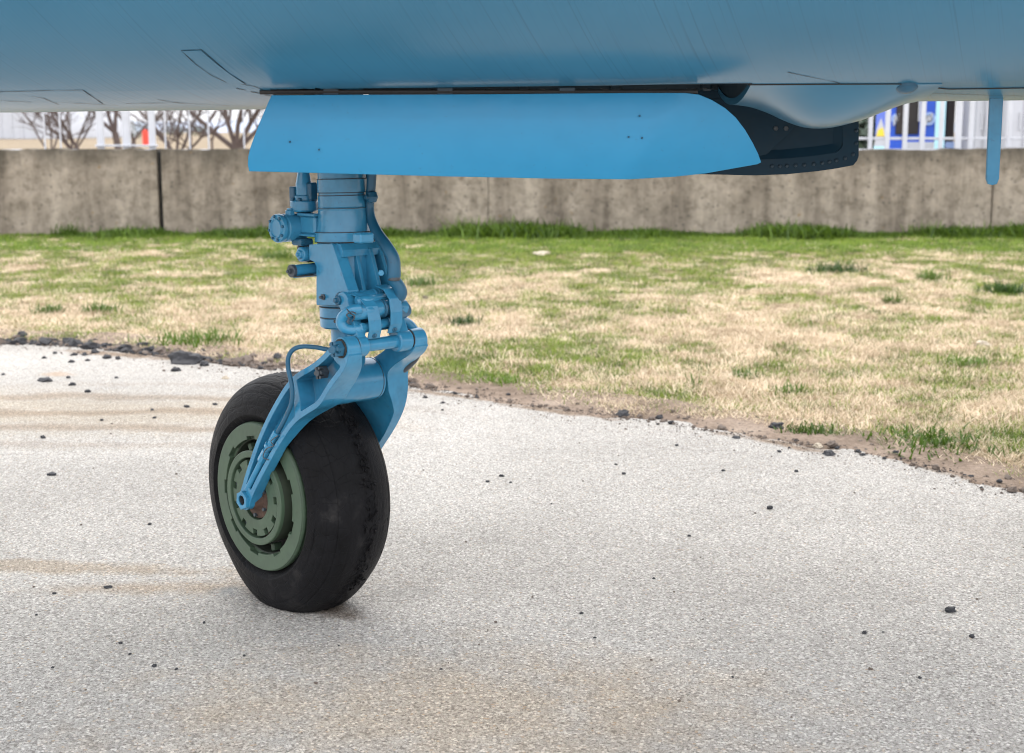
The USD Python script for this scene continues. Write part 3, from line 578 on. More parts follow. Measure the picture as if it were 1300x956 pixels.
pat = ((1 - tu) * (1 - tv))[..., None] * c4[0] + ((1 - tu) * tv)[..., None] * c4[1] + (tu * tv)[..., None] * c4[2] + (tu * (1 - tv))[..., None] * c4[3]
sp = skin(pat[..., 0], pat[..., 1], .0009); qp = grid(16, 6)
nrm = np.cross(sp[1, 0] - sp[0, 0], sp[0, 1] - sp[0, 0]); qp = qp if nrm[1] < 0 else qp[:, ::-1]
P('access_panel', (sp.reshape(-1, 3), quads(qp)), 'fuselage_paint', fus, uv=np.stack([pat[..., 1] * FR, pat[..., 0]], -1).reshape(-1, 2))
# bulged fairing ahead of the wheel bay
xk = np.array([.430, .47, .505, .535, .562, .585, .61, .631, .678, .715, .747, .775]); dk_ = np.array([.001, .006, .018, .033, .044, .049, .049, .046, .034, .019, .007, .0005])
fx = np.linspace(xk[0], xk[-1], 60); fd = np.interp(fx, xk, dk_); fd = np.convolve(np.pad(fd, 2, mode='edge'), np.ones(5) / 5, 'valid'); fw = .205
ty = np.linspace(-1, 1, 41); FX, TY = np.meshgrid(fx, ty, indexing='ij'); ang = np.arcsin(np.clip(TY * fw / FR, -1, 1))
bot = skin(FX, ang, .0015); bot[..., 2] -= fd[:, None] * (1 - np.abs(TY) ** 2.6); topf = skin(FX, ang, -.01)
Vb = np.concatenate([bot.reshape(-1, 3), topf.reshape(-1, 3)]); n0 = 60 * 41; qb = grid(60, 41)
side = [[i * 41, (i + 1) * 41, n0 + (i + 1) * 41, n0 + i * 41] for i in range(59)] + [[(i + 1) * 41 + 40, i * 41 + 40, n0 + i * 41 + 40, n0 + (i + 1) * 41 + 40] for i in range(59)]
ends = [[j + 1, j, n0 + j, n0 + j + 1] for j in range(40)] + [[59 * 41 + j, 59 * 41 + j + 1, n0 + 59 * 41 + j + 1, n0 + 59 * 41 + j] for j in range(40)]
mb = T(Vb, quads(qb[:, ::-1].tolist() + (qb + n0).tolist() + side + ends)); mb.fix_normals()
fair = P('belly_fairing', mb, 'fuselage_paint', fus, smooth=50)
ln = skin(np.linspace(.425, 1.9, 60), -math.asin(fw / FR) + np.clip((np.linspace(.425, 1.9, 60) - .7) / .1, 0, 1) * .05, .0004)
P('fairing_seam', tube(ln, .0016, 6, smooth=False), 'grime', fus)
cc = skin(.715, -math.asin(.19 / FR), .002)
P('drain_cap', lathe([(.0005, -.010), (.012, -.0085), (.020, -.003), (.0215, .004), (.0005, .006)], cc, (0, .28, .96), 32), 'blue_paint_dull', fus)
# blade aerial under the nose
bp_ = at(1266, 130, 2.76); bq_ = at(1266, 235, 2.76)
pl_ = Polygon([(-.0140, 0), (.0110, 0), (.0120, -(bp_[2] - bq_[2]) + .012), (.0085, -(bp_[2] - bq_[2]) + .002), (0, -(bp_[2] - bq_[2])), (-.0085, -(bp_[2] - bq_[2]) + .002), (-.0120, -(bp_[2] - bq_[2]) + .012)])
bl = tri(prism(unary_union([pl_, Polygon([(-.014, 0), (.011, 0), (.011, .03), (-.014, .03)])]), .007)); v = bl.vertices; bl = T(np.stack([bp_[0] + v[:, 0], bp_[1] + v[:, 2], bp_[2] + v[:, 1]], 1), bl.faces[:, ::-1])
P('blade_aerial', bl, 'blue_paint')

# near gear door: curved sheet hung from the bay's near edge
DY = 2.60
dpx = [(345, 121), (420, 120.5), (560, 120), (700, 119), (800, 118), (870, 118), (888, 120), (905, 127), (922, 137), (936, 149), (949, 165), (960, 182), (968, 196), (973, 207), (968, 209.5), (935, 215), (900, 221), (860, 225), (800, 228), (700, 227), (560, 224), (430, 220.5), (316, 217.5), (315, 209), (316, 199), (319, 188), (325, 172)]
dp = np.array([at(*p, DY)[[0, 2]] for p in dpx]); dM = prism(Polygon(dp), .009).refine_to_length(.018); dm = tri(dM); v = dm.vertices.copy()
l0, l1 = at(868, 118, DY)[[0, 2]], at(792, 228, DY)[[0, 2]]; ld = (l1 - l0) / np.linalg.norm(l1 - l0); ln_ = np.array([-ld[1], ld[0]])
sd = (v[:, :2] - l0) @ ln_; sd = sd if ((np.array([.45, 1.0]) - l0) @ ln_) > 0 else -sd
zt = (v[:, 1] - dp[:, 1].min()) / np.ptp(dp[:, 1])
yy = DY + v[:, 2] - .016 * (1 - (2 * zt - 1) ** 2) + .010 * (1 - zt) ** 2 + .30 * np.clip(sd, 0, None)
door = T(np.stack([v[:, 0], yy, v[:, 1]], 1), dm.faces[:, ::-1])
nd = P('gear_door', door, 'door_paint', smooth=30, label='bright blue near gear door with its front edge cut to a curve')
for px, py in [(798, 174), (815, 175), (812, 147), (405, 190), (368, 180)]:
    c = at(px, py, DY - .014); P('rivet', lathe([(.0005, -.0022), (.0016, -.0016), (.002, 0), (.0005, .001)], c, (0, 1, .02), 10), 'blue_paint_dull', nd)
P('door_hinge', cyl((-.455, DY + .016, 1.0675), (.335, DY + .016, 1.0675), .0045, 12), 'grime', nd)
for px in (420, 565, 720):
    c = at(px, 119, DY + .012); P('hinge_bracket', rbox(c + [0, .006, .004], (.03, .012, .016), .002), 'bay_paint', nd)
# far gear door, its ribbed inner face toward us
GY = 3.035
gpx = [(470, 106), (1092, 106), (1092, 198), (1090, 204), (1085, 210), (1064, 214), (1040, 217.5), (1000, 221.5), (960, 223), (895, 221.5), (700, 217), (450, 211)]
gp = Polygon([at(*p, GY)[[0, 2]] for p in gpx]); ins = gp.buffer(-.034).buffer(-.02).buffer(.02)
ring0 = gp.difference(ins)
def slabY(M, y, flip=False):
    t = tri(M); return T(np.stack([t.vertices[:, 0], y + t.vertices[:, 2], t.vertices[:, 1]], 1), t.faces[:, ::-1])
far_d = P('gear_door', [slabY(prism(gp, .006), GY + .022), slabY(prism(ring0, .010), GY + .0125)], 'door_inside', smooth=30, label='far gear door showing its dark ribbed inner face')
e0 = np.array(ins.exterior.coords)[:-1]; e1_ = np.array(ins.buffer(-.016, join_style=1).exterior.coords)[:-1]
s0 = LineString(np.vstack([e0, e0[:1]])); ts = np.linspace(0, 1, 160, endpoint=False); pa = np.array([s0.interpolate(t, normalized=True).coords[0] for t in ts])
ii = ins.buffer(-.018); pb = np.array([ii.exterior.interpolate(ii.exterior.project(Point(*p))).coords[0] for p in pa])
lv = np.concatenate([np.stack([pa[:, 0], pa[:, 0] * 0 + GY + .0135, pa[:, 1]], 1), np.stack([pb[:, 0], pb[:, 0] * 0 + GY + .0215, pb[:, 1]], 1)])
mm_ = T(lv, quads([[i, (i + 1) % 160, 160 + (i + 1) % 160, 160 + i] for i in range(160)])); mm_ = mm_ if mm_.face_normals[:, 1].mean() < 0 else T(lv, mm_.faces[:, ::-1])
P('pressed_rim', mm_, 'door_inside', far_d, smooth=True)
for px, py in [(980, 211), (990, 211), (999, 210.5), (1010, 210), (1021, 209.5), (1033, 208.5), (1044, 207), (1053, 205.5), (1062, 203.5), (1073, 201), (1083, 196), (1087, 182), (1087, 166)]:
    c = at(px, py, GY + .012); P('rivet', lathe([(.0005, -.003), (.003, -.002), (.004, 0), (.0005, .001)], c, (0, 1, 0), 10), 'bay_paint', far_d)
for px, py in [(984, 163), (997, 163)]:
    c = at(px, py, GY + .02); P('bolt', cyl(c + [0, -.010, 0], c + [0, .004, 0], .0055, 6), 'greasy_steel', far_d, smooth=30)
P('inner_stiffener', slabY(prism(Polygon([at(*p, GY)[[0, 2]] for p in [(880, 125), (975, 125), (1012, 160), (1000, 172), (975, 196), (930, 205), (860, 205)]]), .010), GY + .012), 'door_inside', far_d, smooth=30)

# ------------------------------------------------------------------ wheel, fork and leg in the frame of the cocked nose wheel (a, k, z)
WM = Gf.Matrix4d(*[float(x) for r in (np.r_[E1, 0], np.r_[K, 0], [0, 0, 1, 0], np.r_[C0 - BASE, 1]) for x in r])
def W(name, mesh, mt, parent=None, smooth=35, **kw):
    p = obj(name, mesh, mt, jet if parent is None else parent, smooth=smooth, **kw)
    if parent is None: UsdGeom.Xformable(p).AddTransformOp().Set(WM)
    return p
def slab(poly, k0, k1):
    t = tri(prism(poly, abs(k1 - k0))); return T(np.stack([t.vertices[:, 0], min(k0, k1) + t.vertices[:, 2], t.vertices[:, 1]], 1), t.faces[:, ::-1])
HZ = .2435; HUB = np.array([0, 0, HZ]); KX = (0, 1, 0)
def ring_poly(r0, r1, notches=0, nw=.01, nd_=.01, inner=True, rot=0.0):
    c = Point(0, HZ); p = c.buffer(r1, 48)
    if r0 > 0: p = p.difference(c.buffer(r0, 48))
    for i in range(notches):
        a = rot + 2 * PI * i / notches; rr = r0 if inner else r1
        b = affinity.translate(affinity.rotate(Polygon([(-nd_, -nw / 2), (nd_, -nw / 2), (nd_, nw / 2), (-nd_, nw / 2)]), a, origin=(0, 0), use_radians=True), rr * math.cos(a), HZ + rr * math.sin(a)); p = p.difference(b)
    return p
lip = lathe([(.1225, -.0855), (.1545, -.0855), (.1575, -.080), (.1575, -.02), (.124, -.02)], HUB, KX, 96, closed=False)
lip_in = lathe([(.124, -.02), (.1205, -.050), (.1205, -.084), (.1226, -.0857)], HUB, KX, 96, closed=False)
wheel = W('wheel', [slab(ring_poly(.1225, .1555, 9, .03, .006, True, .35), -.097, -.0856), lip, lathe([(.157, -.0855), (.1585, -.090), (.157, -.0945), (.1535, -.0962), (.153, -.086)], HUB, KX, 96, closed=False)], 'green_paint', smooth=30, label='smooth black tyre on a green painted spoked hub')
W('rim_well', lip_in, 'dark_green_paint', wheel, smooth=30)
W('rim_floor', lathe([(.121, -.052), (.02, -.052)], HUB, KX, 64, closed=False), 'grime', wheel, smooth=30)
W('brake_drum', lathe([(.0855, -.080), (.0855, -.1085), (.0865, -.1095), (.0985, -.1095), (.1000, -.108), (.1000, -.100)], HUB, KX, 72, closed=False), 'green_paint', wheel, smooth=30)
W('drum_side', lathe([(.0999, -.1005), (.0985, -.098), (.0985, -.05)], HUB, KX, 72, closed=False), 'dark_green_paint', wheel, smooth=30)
W('hub_disc', [slab(ring_poly(.047, .081, 11, .0150, .0125, False, .1), -.1055, -.094)], 'green_paint', wheel, smooth=30)
W('inner_floor', lathe([(.0856, -.084), (.02, -.084)], HUB, KX, 64, closed=False), 'rust', wheel, smooth=30)
for i in range(11):
    a = .1 + 2 * PI * i / 11; c = HUB + [.0775 * math.cos(a), -.088, .0775 * math.sin(a)]
    W('bolt', cyl(c, c + [0, -.011, 0], .0048, 6), 'greasy_steel' if i % 3 else 'rust', wheel, smooth=30)
for i in range(9):
    a = .35 + 2 * PI * (i + .5) / 9; c = HUB + [.110 * math.cos(a), -.068, .110 * math.sin(a)]
    W('rim_lug', rbox(c, (.016, .022, .012), .002, R=np.array([[math.cos(a), 0, math.sin(a)], [0, 1, 0], [-math.sin(a), 0, math.cos(a)]])), 'green_paint', wheel, smooth=30)
W('hub_cone', lathe([(.046, -.092), (.044, -.100), (.030, -.104), (.024, -.112), (.0185, -.127), (.010, -.127), (.010, -.085), (.046, -.085)], HUB, KX, 48), 'rust', wheel)
for i in range(6):
    a = .5 + PI / 3 * i; c = HUB + [.037 * math.cos(a), -.101, .037 * math.sin(a)]
    W('bolt', cyl(c, c + [0, -.007, 0], .004, 6), 'greasy_steel', wheel, smooth=30)
# tyre
al = np.linspace(-1.33, 1.33, 150); hw, R0 = .0985, .2515; sg = np.sign(np.sin(al))
tk = hw * sg * np.abs(np.sin(al)) ** .75; tr_ = R0 - .12 + .12 * np.abs(np.cos(al)) ** .75
for g0, dep, wdt in [(-.86, .0016, .014), (-.60, .0022, .012), (.55, .0018, .012), (-1.12, .002, .03), (-.33, .0007, .01)]: tr_ = tr_ - dep * np.exp(-((al - g0) / wdt) ** 2)
prof = np.concatenate([[[.150, -.075]], np.stack([tr_, tk], 1), [[.150, .075]]]); npf = len(prof); SEG = 420
th = np.arange(SEG) * 2 * PI / SEG; TH, Rr = np.meshgrid(th, prof[:, 0], indexing='ij'); Kk = np.broadcast_to(prof[:, 1], Rr.shape).copy(); Rr = Rr.copy()
worn = np.exp(-(((Kk - .002 - .012 * np.sin(3 * TH) * meshkit.noise(np.stack([TH * 2, TH * 0, TH * 0], -1), 3)) / .015) ** 4)) * (Rr > .2)
pn = np.stack([np.cos(TH) * 22, np.sin(TH) * 22, Kk * 420], -1); flk = meshkit.fbm(pn, 4, 41)
Rr += worn * (.0085 * np.abs(flk - .5) * 2 - .002) * (Rr > .2) + .0009 * (meshkit.fbm(np.stack([np.cos(TH) * 8, np.sin(TH) * 8, Kk * 90], -1), 4, 9) - .5)
crack = meshkit.noise(np.stack([np.cos(TH) * 5, np.sin(TH) * 5, Kk * 40], -1), 77); Rr -= .0022 * np.exp(-((crack - .5) / .012) ** 2) * (meshkit.noise(np.stack([np.cos(TH) * 3, np.sin(TH) * 3, Kk * 20], -1), 78) > .62)
tyv = np.stack([Rr * np.cos(TH), Kk, HZ + .0 + Rr * np.sin(TH)], -1)
low = np.clip(1 - tyv[..., 2] / .09, 0, 1) ** 1.6 * (np.sin(TH) < 0); tyv[..., 1] *= 1 + .14 * low; tyv[..., 2] -= .017 * low; tyv[..., 2] = np.maximum(tyv[..., 2], .0008 + .0006 * meshkit.noise(tyv * 90, 2))
qi = grid(SEG + 1, npf); qi = np.where(qi >= SEG * npf, qi - SEG * npf, qi); ty_m = T(tyv.reshape(-1, 3), quads(qi)); 
ty_m = ty_m if ty_m.volume > 0 else T(ty_m.vertices, ty_m.faces[:, ::-1])
W('tyre', ty_m, 'tyre_rubber', wheel, smooth=True)
rg = np.random.default_rng(4); shreds = []
for _ in range(220):
    t0 = rg.uniform(-.9, 1.2); k0 = rg.normal(.004, .009); r0 = R0 + .0006; v0 = np.array([r0 * math.cos(t0), k0, HZ + r0 * math.sin(t0)])
    if v0[2] < .03: continue
    t1 = t0 + rg.uniform(.008, .03); r1 = R0 + rg.uniform(.001, .004); v1 = np.array([r1 * math.cos(t1), k0 + rg.normal(0, .003), HZ + r1 * math.sin(t1)])
    shreds.append(hull(np.vstack([v0 + rg.normal(0, .0012, (4, 3)), v1 + rg.normal(0, .0016, (3, 3))])))
W('rubber_shreds', trimesh.util.concatenate(shreds), 'tyre_rubber', wheel, smooth=False, kind='stuff')

# fork
PIN, PIV = (.305, .592), (.200, .503)
def barrel(k0, k1, r, a=PIV[0], z=PIV[1], seg=48, bev=None): return cyl((a, k0, z), (a, k1, z), r, seg, bev)
fork = W('wheel_fork', [barrel(-.056, .056, .0425, bev=.001), barrel(-.0525, -.0505, .0432, bev=.0004)], 'blue_paint', label='two armed blue wheel fork with its pivot barrel')
W('joint_line', [barrel(-.0505, -.0492, .0431, bev=.0002), barrel(.0492, .0505, .0431, bev=.0002)], 'grime', fork)
hp = wl(459, 473, -.02); pd = np.array([.038, 0, .023]); pd /= np.linalg.norm(pd)
W('grease_hole', cyl(np.array([PIV[0], -.018, PIV[1]]) + pd * .041, np.array([PIV[0], -.018, PIV[1]]) + pd * .0438, .0048, 16), 'grime', fork)
near_lo = [(.328, .580), (.318, .552), (.275, .512), (.248, .474), (.205, .452), (.165, .428), (.128, .386), (.085, .330), (.035, .265), (.016, .230)]
far_lo = [(.327, .580), (.315, .564), (.270, .540), (.246, .520), (.243, .485), (.230, .443), (.198, .398), (.138, .335), (.08, .270), (.030, .228)]
up = [(-.012, .262), (.013, .317), (.060, .409), (.104, .471), (.136, .507), (.162, .527), (.225, .556), (.285, .602)]
zz = [.20, .24, .31, .37, .43, .48, .52, .57, .60]
def soft(pts):
    p = np.asarray(pts, float)
    for _ in range(3): p = np.vstack([p[:1], np.stack([.75 * p[:-1] + .25 * p[1:], .25 * p[:-1] + .75 * p[1:]], 1).reshape(-1, 2), p[-1:]])
    return [tuple(q) for q in p]
def arm(lo, b_in, b_out, side, pockets):
    p = unary_union([Polygon(soft(lo) + soft(up)), Point(0, HZ).buffer(.0215, 24), Point(*PIN).buffer(.0215, 24)]).buffer(.006).buffer(-.006)
    TT = .03; M = prism(p, TT)
    if pockets:
        inn = p.buffer(-.0115).difference(Point(0, HZ).buffer(.034)).difference(Point(*PIN).buffer(.032)).difference(LineString([(.128, .545), (.158, .505), (.172, .47), (.18, .43)]).buffer(.010)).buffer(-.004).buffer(.004)
        for g_ in getattr(inn, 'geoms', [inn]):
            if g_.area > 2e-4: M = M - prism(g_, TT).translate([0, 0, TT * .30])
    M = M - m3.Manifold.cylinder(TT * 3, .0105, .0105, 24, True).translate([0, HZ, 0])
    t = tri(M.refine_to_length(.012)); v = t.vertices; bi, bo = np.interp(v[:, 1], zz, b_in), np.interp(v[:, 1], zz, b_out)
    b = bi + (bo - bi) * v[:, 2] / TT
    return T(np.stack([v[:, 0], side * b, v[:, 1]], 1), t.faces if side < 0 else t.faces[:, ::-1])
W('fork_arm', arm(near_lo, [.106, .106, .105, .102, .080, .057, .053, .068, .074], [.132, .132, .129, .125, .118, .112, .108, .103, .102], -1, True), 'blue_paint', fork, smooth=28)
W('fork_arm', arm(far_lo, [.106, .106, .105, .102, .092, .062, .054, .060, .064], [.124, .124, .124, .122, .117, .113, .108, .096, .093], 1, False), 'blue_paint', fork, smooth=28)
W('axle_nut', slab(affinity.translate(Polygon([(.0205 * math.cos(a), .0205 * math.sin(a)) for a in np.arange(6) * PI / 3 + .4]).difference(Point(0, 0).buffer(.0105)), 0, HZ), -.1385, -.131), 'blue_paint', fork, smooth=30)
W('axle_bush', lathe([(.0112, -.137), (.0112, -.10), (.009, -.10), (.009, -.137)], HUB, KX, 32, closed=False), 'greasy_steel', fork)
A0 = lambda k, r, r_=None, k1=None, seg=32, bev=None: cyl((PIN[0], k, PIN[1]), (PIN[0], k1, PIN[1]), r, seg, bev)
W('pivot_pin', A0(-.115, .0128, k1=.10), 'blue_paint', fork)
W('pin_bush', [A0(-.0715, .0205, k1=-.047)], 'blue_paint', fork); W('pin_bush', [A0(.028, .0215, k1=.061)], 'blue_paint', fork)
for w0, wr, w1 in ((-.1055, .0185, -.1025), (-.0735, .0212, -.0718), (.0612, .0216, .063)): W('pin_washer', A0(w0, wr, k1=w1, bev=.0003), 'grime', fork)
nut = Polygon([(.0165 * math.cos(a), .0165 * math.sin(a)) for a in np.arange(6) * PI / 3 + .2])
def castle(a, z, k0, k1, s=1.0):
    b = affinity.scale(nut, s, s, origin=(0, 0)); sl = b.difference(unary_union([affinity.rotate(Polygon([(-.03, -.0022), (.03, -.0022), (.03, .0022), (-.03, .0022)]), 60 * i + 41, origin=(0, 0)) for i in range(3)]))
    mid = k0 + (k1 - k0) * .45
    return [slab(affinity.translate(b, a, z), mid, k1), slab(affinity.translate(sl, a, z), k0, mid), cyl((a, k0 - .003, z), (a, k1, z), .0085 * s, 16)]
W('castle_nut', castle(PIN[0], PIN[1], -.121, -.1055), 'blue_paint_dull', fork, smooth=30)
cn = wl(414.5, 472, -.085); W('castle_nut', castle(cn[0], cn[2], -.106, -.088, .82), 'greasy_steel', fork, smooth=30)
for px, py, k in ((411, 510, -.098), (508, 498, .10)):
    q_ = wl(px, py, k); W('grease_plug', lathe([(.0005, -.007), (.006, -.006), (.0085, -.002), (.009, .004), (.0005, .006)], q_, (-.8, 0, .5), 20), 'blue_paint', fork)
bh = [wl(px, py, k) for px, py, k in [(426, 446, -.075), (412, 443, -.085), (398, 440.5, -.10), (383, 440, -.112), (372, 444, -.122), (366, 454, -.128), (366, 468, -.128), (369, 482, -.126), (371, 497, -.125), (370, 512, -.124), (364, 527, -.122), (356, 543, -.120), (347, 558, -.120)]]
W('brake_hose', tube(bh, .0046, 12), 'blue_paint_dull', fork)
rod = [wl(px, py, k) for px, py, k in [(348, 556, -.120), (336, 578, -.121), (326, 598, -.123), (314, 622, -.127)]]
W('brake_pipe', [tube(rod, .0068, 12), cyl(wl(352, 549, -.12), wl(345, 561, -.12), .0085, 6), cyl(wl(339, 572, -.121), wl(332, 585, -.121), .0095, 8), cyl(wl(343, 564, -.121), wl(341, 568, -.121), .0105, 12)], 'blue_paint', fork, smooth=30)
W('safety_wire', tube([wl(px, py, k) for px, py, k in [(353, 553, -.129), (344, 560, -.131), (347, 566, -.130), (338, 570, -.132), (334, 580, -.132), (341, 584, -.130)]], .0011, 6), 'greasy_steel', fork)

# leg
def ax(z): return .183 + (.885 - z) * .03
LA = np.array([ax(1.45), 0, 1.45]); LD = np.array([ax(.5) - ax(1.45), 0, -.95]); LD /= np.linalg.norm(LD); lz = lambda z: (1.45 - z) * 1.0005
leg = W('gear_leg', lathe([(r, lz(z)) for r, z in [(.040, 1.45), (.0475, 1.44), (.0475, .906), (.0492, .905), (.0492, .8795), (.0470, .8785), (.0470, .874), (.0482, .873), (.0485, .851), (.0500, .8495), (.0500, .8465), (.0490, .845), (.0503, .835), (.0525, .815), (.0550, .803), (.0580, .802), (.0580, .784), (.040, .783)]], LA, LD, 64), 'blue_paint', smooth=28, label='blue oleo strut with its hoses, brackets and steering motor')
W('clamp_lug', rbox(wl(463, 302, -.035) + [-.004, 0, 0], (.026, .034, .019), .003), 'blue_paint', leg, smooth=30)
sh = [wl(px, py, -.05) for px, py in [(397.5, 310), (427, 309), (447, 369), (446, 380), (431, 387), (407, 387), (407, 338), (404, 332), (397.5, 329)]]
br = [slab(Polygon([(q_[0], q_[2]) for q_ in sh]).buffer(-.004).buffer(.004), -.060, -.034), lathe([(r, lz(z)) for r, z in [(.046, .786), (.0535, .783), (.0535, .657), (.046, .655)]], LA, LD, 48)]
brk = W('link_bracket', br, 'blue_paint', leg, smooth=28)
for k, (t0, t1) in ((-.012, ((452, 318), (463, 376))), (.016, ((471, 318), (484, 376))), (.043, ((483, 318), (498, 372)))):
    p4 = [wl(t0[0], t0[1], k), wl(t1[0], t1[1], k)]; pg = [(ax(.78) + .03, p4[0][2] + .012), (p4[0][0], p4[0][2] + .004), (p4[0][0] + .004, p4[0][2] - .006), (p4[1][0], p4[1][2] + .010), (p4[1][0], p4[1][2] - .008), (p4[1][0] - .016, p4[1][2] - .012), (ax(.66) + .02, p4[1][2] - .008)]
    W('bracket_rib', slab(Polygon(pg).buffer(-.002).buffer(.002), k - .004, k + .004), 'blue_paint', leg, smooth=28)
W('bracket_web', hull([(ax(.78) + d, k, z) for k in (-.050, .050) for d, z in ((.0, .783), (.052, .783), (.060, .771), (.058, .758), (.0, .750))]), 'blue_paint', leg, smooth=30)
LG = (.2665, .677)
W('link_lug', cyl((LG[0], -.058, LG[1]), (LG[0], .055, LG[1]), .0155, 32), 'blue_paint', leg)
W('link_bolt', [cyl((LG[0] - .012, -.066, LG[1]), (LG[0] - .012, -.058, LG[1]), .0155, 32), cyl((LG[0] - .012, -.073, LG[1]), (LG[0] - .012, -.064, LG[1]), .010, 6), cyl((LG[0] - .012, -.079, LG[1]), (LG[0] - .012, -.07, LG[1]), .0048, 12)], 'blue_paint_dull', leg, smooth=30)
q_ = wl(411, 377, -.06); W('small_bolt', [cyl(q_ + [0, -.004, 0], q_ + [0, .01, 0], .0062, 6), cyl(q_ + [0, -.010, 0], q_, .003, 10)], 'greasy_steel', leg, smooth=30)
W('gland_collar', lathe([(r, lz(z)) for r, z in [(.048, .656), (.0545, .6545), (.0545, .6355), (.0530, .6350), (.0530, .6325), (.0545, .632), (.0540, .616), (.050, .6125), (.036, .612)]], LA, LD, 56), 'blue_paint', leg, smooth=28)
W('piston', lathe([(.0335, lz(.62)), (.0335, lz(.51)), (.03, lz(.50))], LA, LD, 40), 'blue_paint', leg)
q_ = wl(426, 408, -.055); W('weep_hole', cyl(q_ + [0, -.003, 0], q_ + [0, .008, 0], .003, 10), 'grime', leg)
lk = Polygon([(LG[0] - .014, LG[1]), (LG[0] + .014, LG[1] + .004), (PIN[0] + .017, PIN[1]), (PIN[0] - .017, PIN[1])]).union(Point(*LG).buffer(.0165)).union(Point(*PIN).buffer(.0195))
W('torque_link', slab(lk, -.068, -.05), 'blue_paint', leg, smooth=30); W('torque_link', slab(lk, .032, .056), 'blue_paint', leg, smooth=30)
W('link_web', hull([(LG[0] - .005, -.05, LG[1] - .012), (LG[0] + .008, -.05, LG[1] - .012), (PIN[0] - .012, -.05, PIN[1] + .026), (PIN[0] + .002, -.05, PIN[1] + .026), (LG[0] - .005, .04, LG[1] - .012), (LG[0] + .008, .04, LG[1] - .012), (PIN[0] - .012, .04, PIN[1] + .026), (PIN[0] + .002, .04, PIN[1] + .026)]), 'blue_paint_dull', leg, smooth=30)
# hose bundle tied across the link
def line(p, r, mt='blue_paint', name='hose', sides=14): return W(name, tube([wl(*q) for q in p], r, sides), mt, leg)
line([(448, 397, -.066), (462, 395, -.048), (478, 392, -.014), (494, 390, .022), (512, 390, .060)], .016)
line([(452, 383, -.058), (466, 381, -.036), (480, 379, 0.), (496, 377, .04)], .0095)
line([(458, 392, -.060), (447, 394, -.075), (437, 400, -.082), (433, 408, -.084), (437, 416, -.080), (447, 419, -.068), (460, 417, -.05), (476, 413, -.02), (492, 409, .015), (505, 406, .05), (516, 409, .075), (525, 418, .09), (530, 430, .10), (530, 444, .105)], [.0105, .0105, .0105, .0095, .0095, .0095, .0095])
line([(530, 442, .105), (526, 453, .107), (519, 461, .105), (511, 468, .10)], .0105, 'greasy_steel', 'hose_sheath')
line([(497, 398, .02), (506, 396, .05), (514, 392, .07)], .0165, 'blue_paint_dull', 'hose_coupling')
for (k0, zt_, zb_, sk) in ((-.040, .672, .605, .008), (.018, .683, .612, 0.0)):
    rb = LineString([(LG[0] + .010, zt_ + .018), (LG[0] + .036, zt_ + .013), (LG[0] + .053, zt_ - .004), (LG[0] + .0575, zt_ - .03), (LG[0] + .056, zb_ + .018), (LG[0] + .047, zb_)]).buffer(.0012, cap_style=2)
    s_ = slab(rb, k0 - .0145, k0 + .0145); v = s_.vertices.copy(); v[:, 1] += sk * (zt_ - v[:, 2]) / .06; st = W('strap', T(v, s_.faces), 'blue_paint', leg, smooth=40)
    c = np.array([LG[0] + .049, k0 + sk, zb_ + .007]); W('strap_bolt', [cyl(c - [.003, 0, 0], c + [.004, 0, 0], .0058, 12), cyl(c, c + [.007, 0, 0], .0035, 6)], 'blue_paint_dull', leg, smooth=30)
for p_ in ([(440, 392, -.085), (444, 397, -.088), (450, 402, -.085), (447, 408, -.085)], [(444, 405, -.088), (440, 400, -.09), (446, 396, -.09), (452, 398, -.086)]): line(p_, .0013, 'greasy_steel', 'tie_wire', 6)
line([(474, 205, .03), (472, 222, .03), (471, 238, .03), (470, 252, .03), (469, 264, .03), (472, 280, .028), (479, 296, .024), (490, 312, .02), (499, 328, .02), (500, 345, .02), (500, 355, .022), (506, 363, .03), (509, 371, .035), (505, 378, .034), (494, 381, .03)], [.0095, .0095, .0095, .009, .0115, .0125, .0140, .012, .0125, .0125], 'blue_paint_dull')
line([(466, 205, .05), (465, 240, .05), (464, 262, .05)], .007, 'blue_paint_dull')
q_ = wl(472, 250, .026); W('hose_fitting', [lathe([(.001, -.012), (.009, -.010), (.0125, 0), (.009, .010), (.001, .012)], q_, (0, 0, 1), 20), cyl(q_ + [0, -.016, 0], q_, .005, 8)], 'blue_paint_dull', leg)
q0, q1 = wl(500, 350, .02), wl(500, 356, .02); W('hose_clip', cyl(q0, q1, .0125, 20), 'greasy_steel', leg)
line([(478, 305, .05), (486, 325, .05), (492, 345, .05), (497, 365, .055)], .006, 'blue_paint_dull')
q_ = wl(476, 303, .02); W('small_bolt', cyl(q_ + [0, -.008, 0], q_ + [0, .006, 0], .0055, 6), 'greasy_steel', leg, smooth=30)
q_ = wl(483, 346, -.0); W('small_bolt', [cyl(q_, q_ + [.01, -.006, 0], .006, 6)], 'blue_paint', leg, smooth=30)
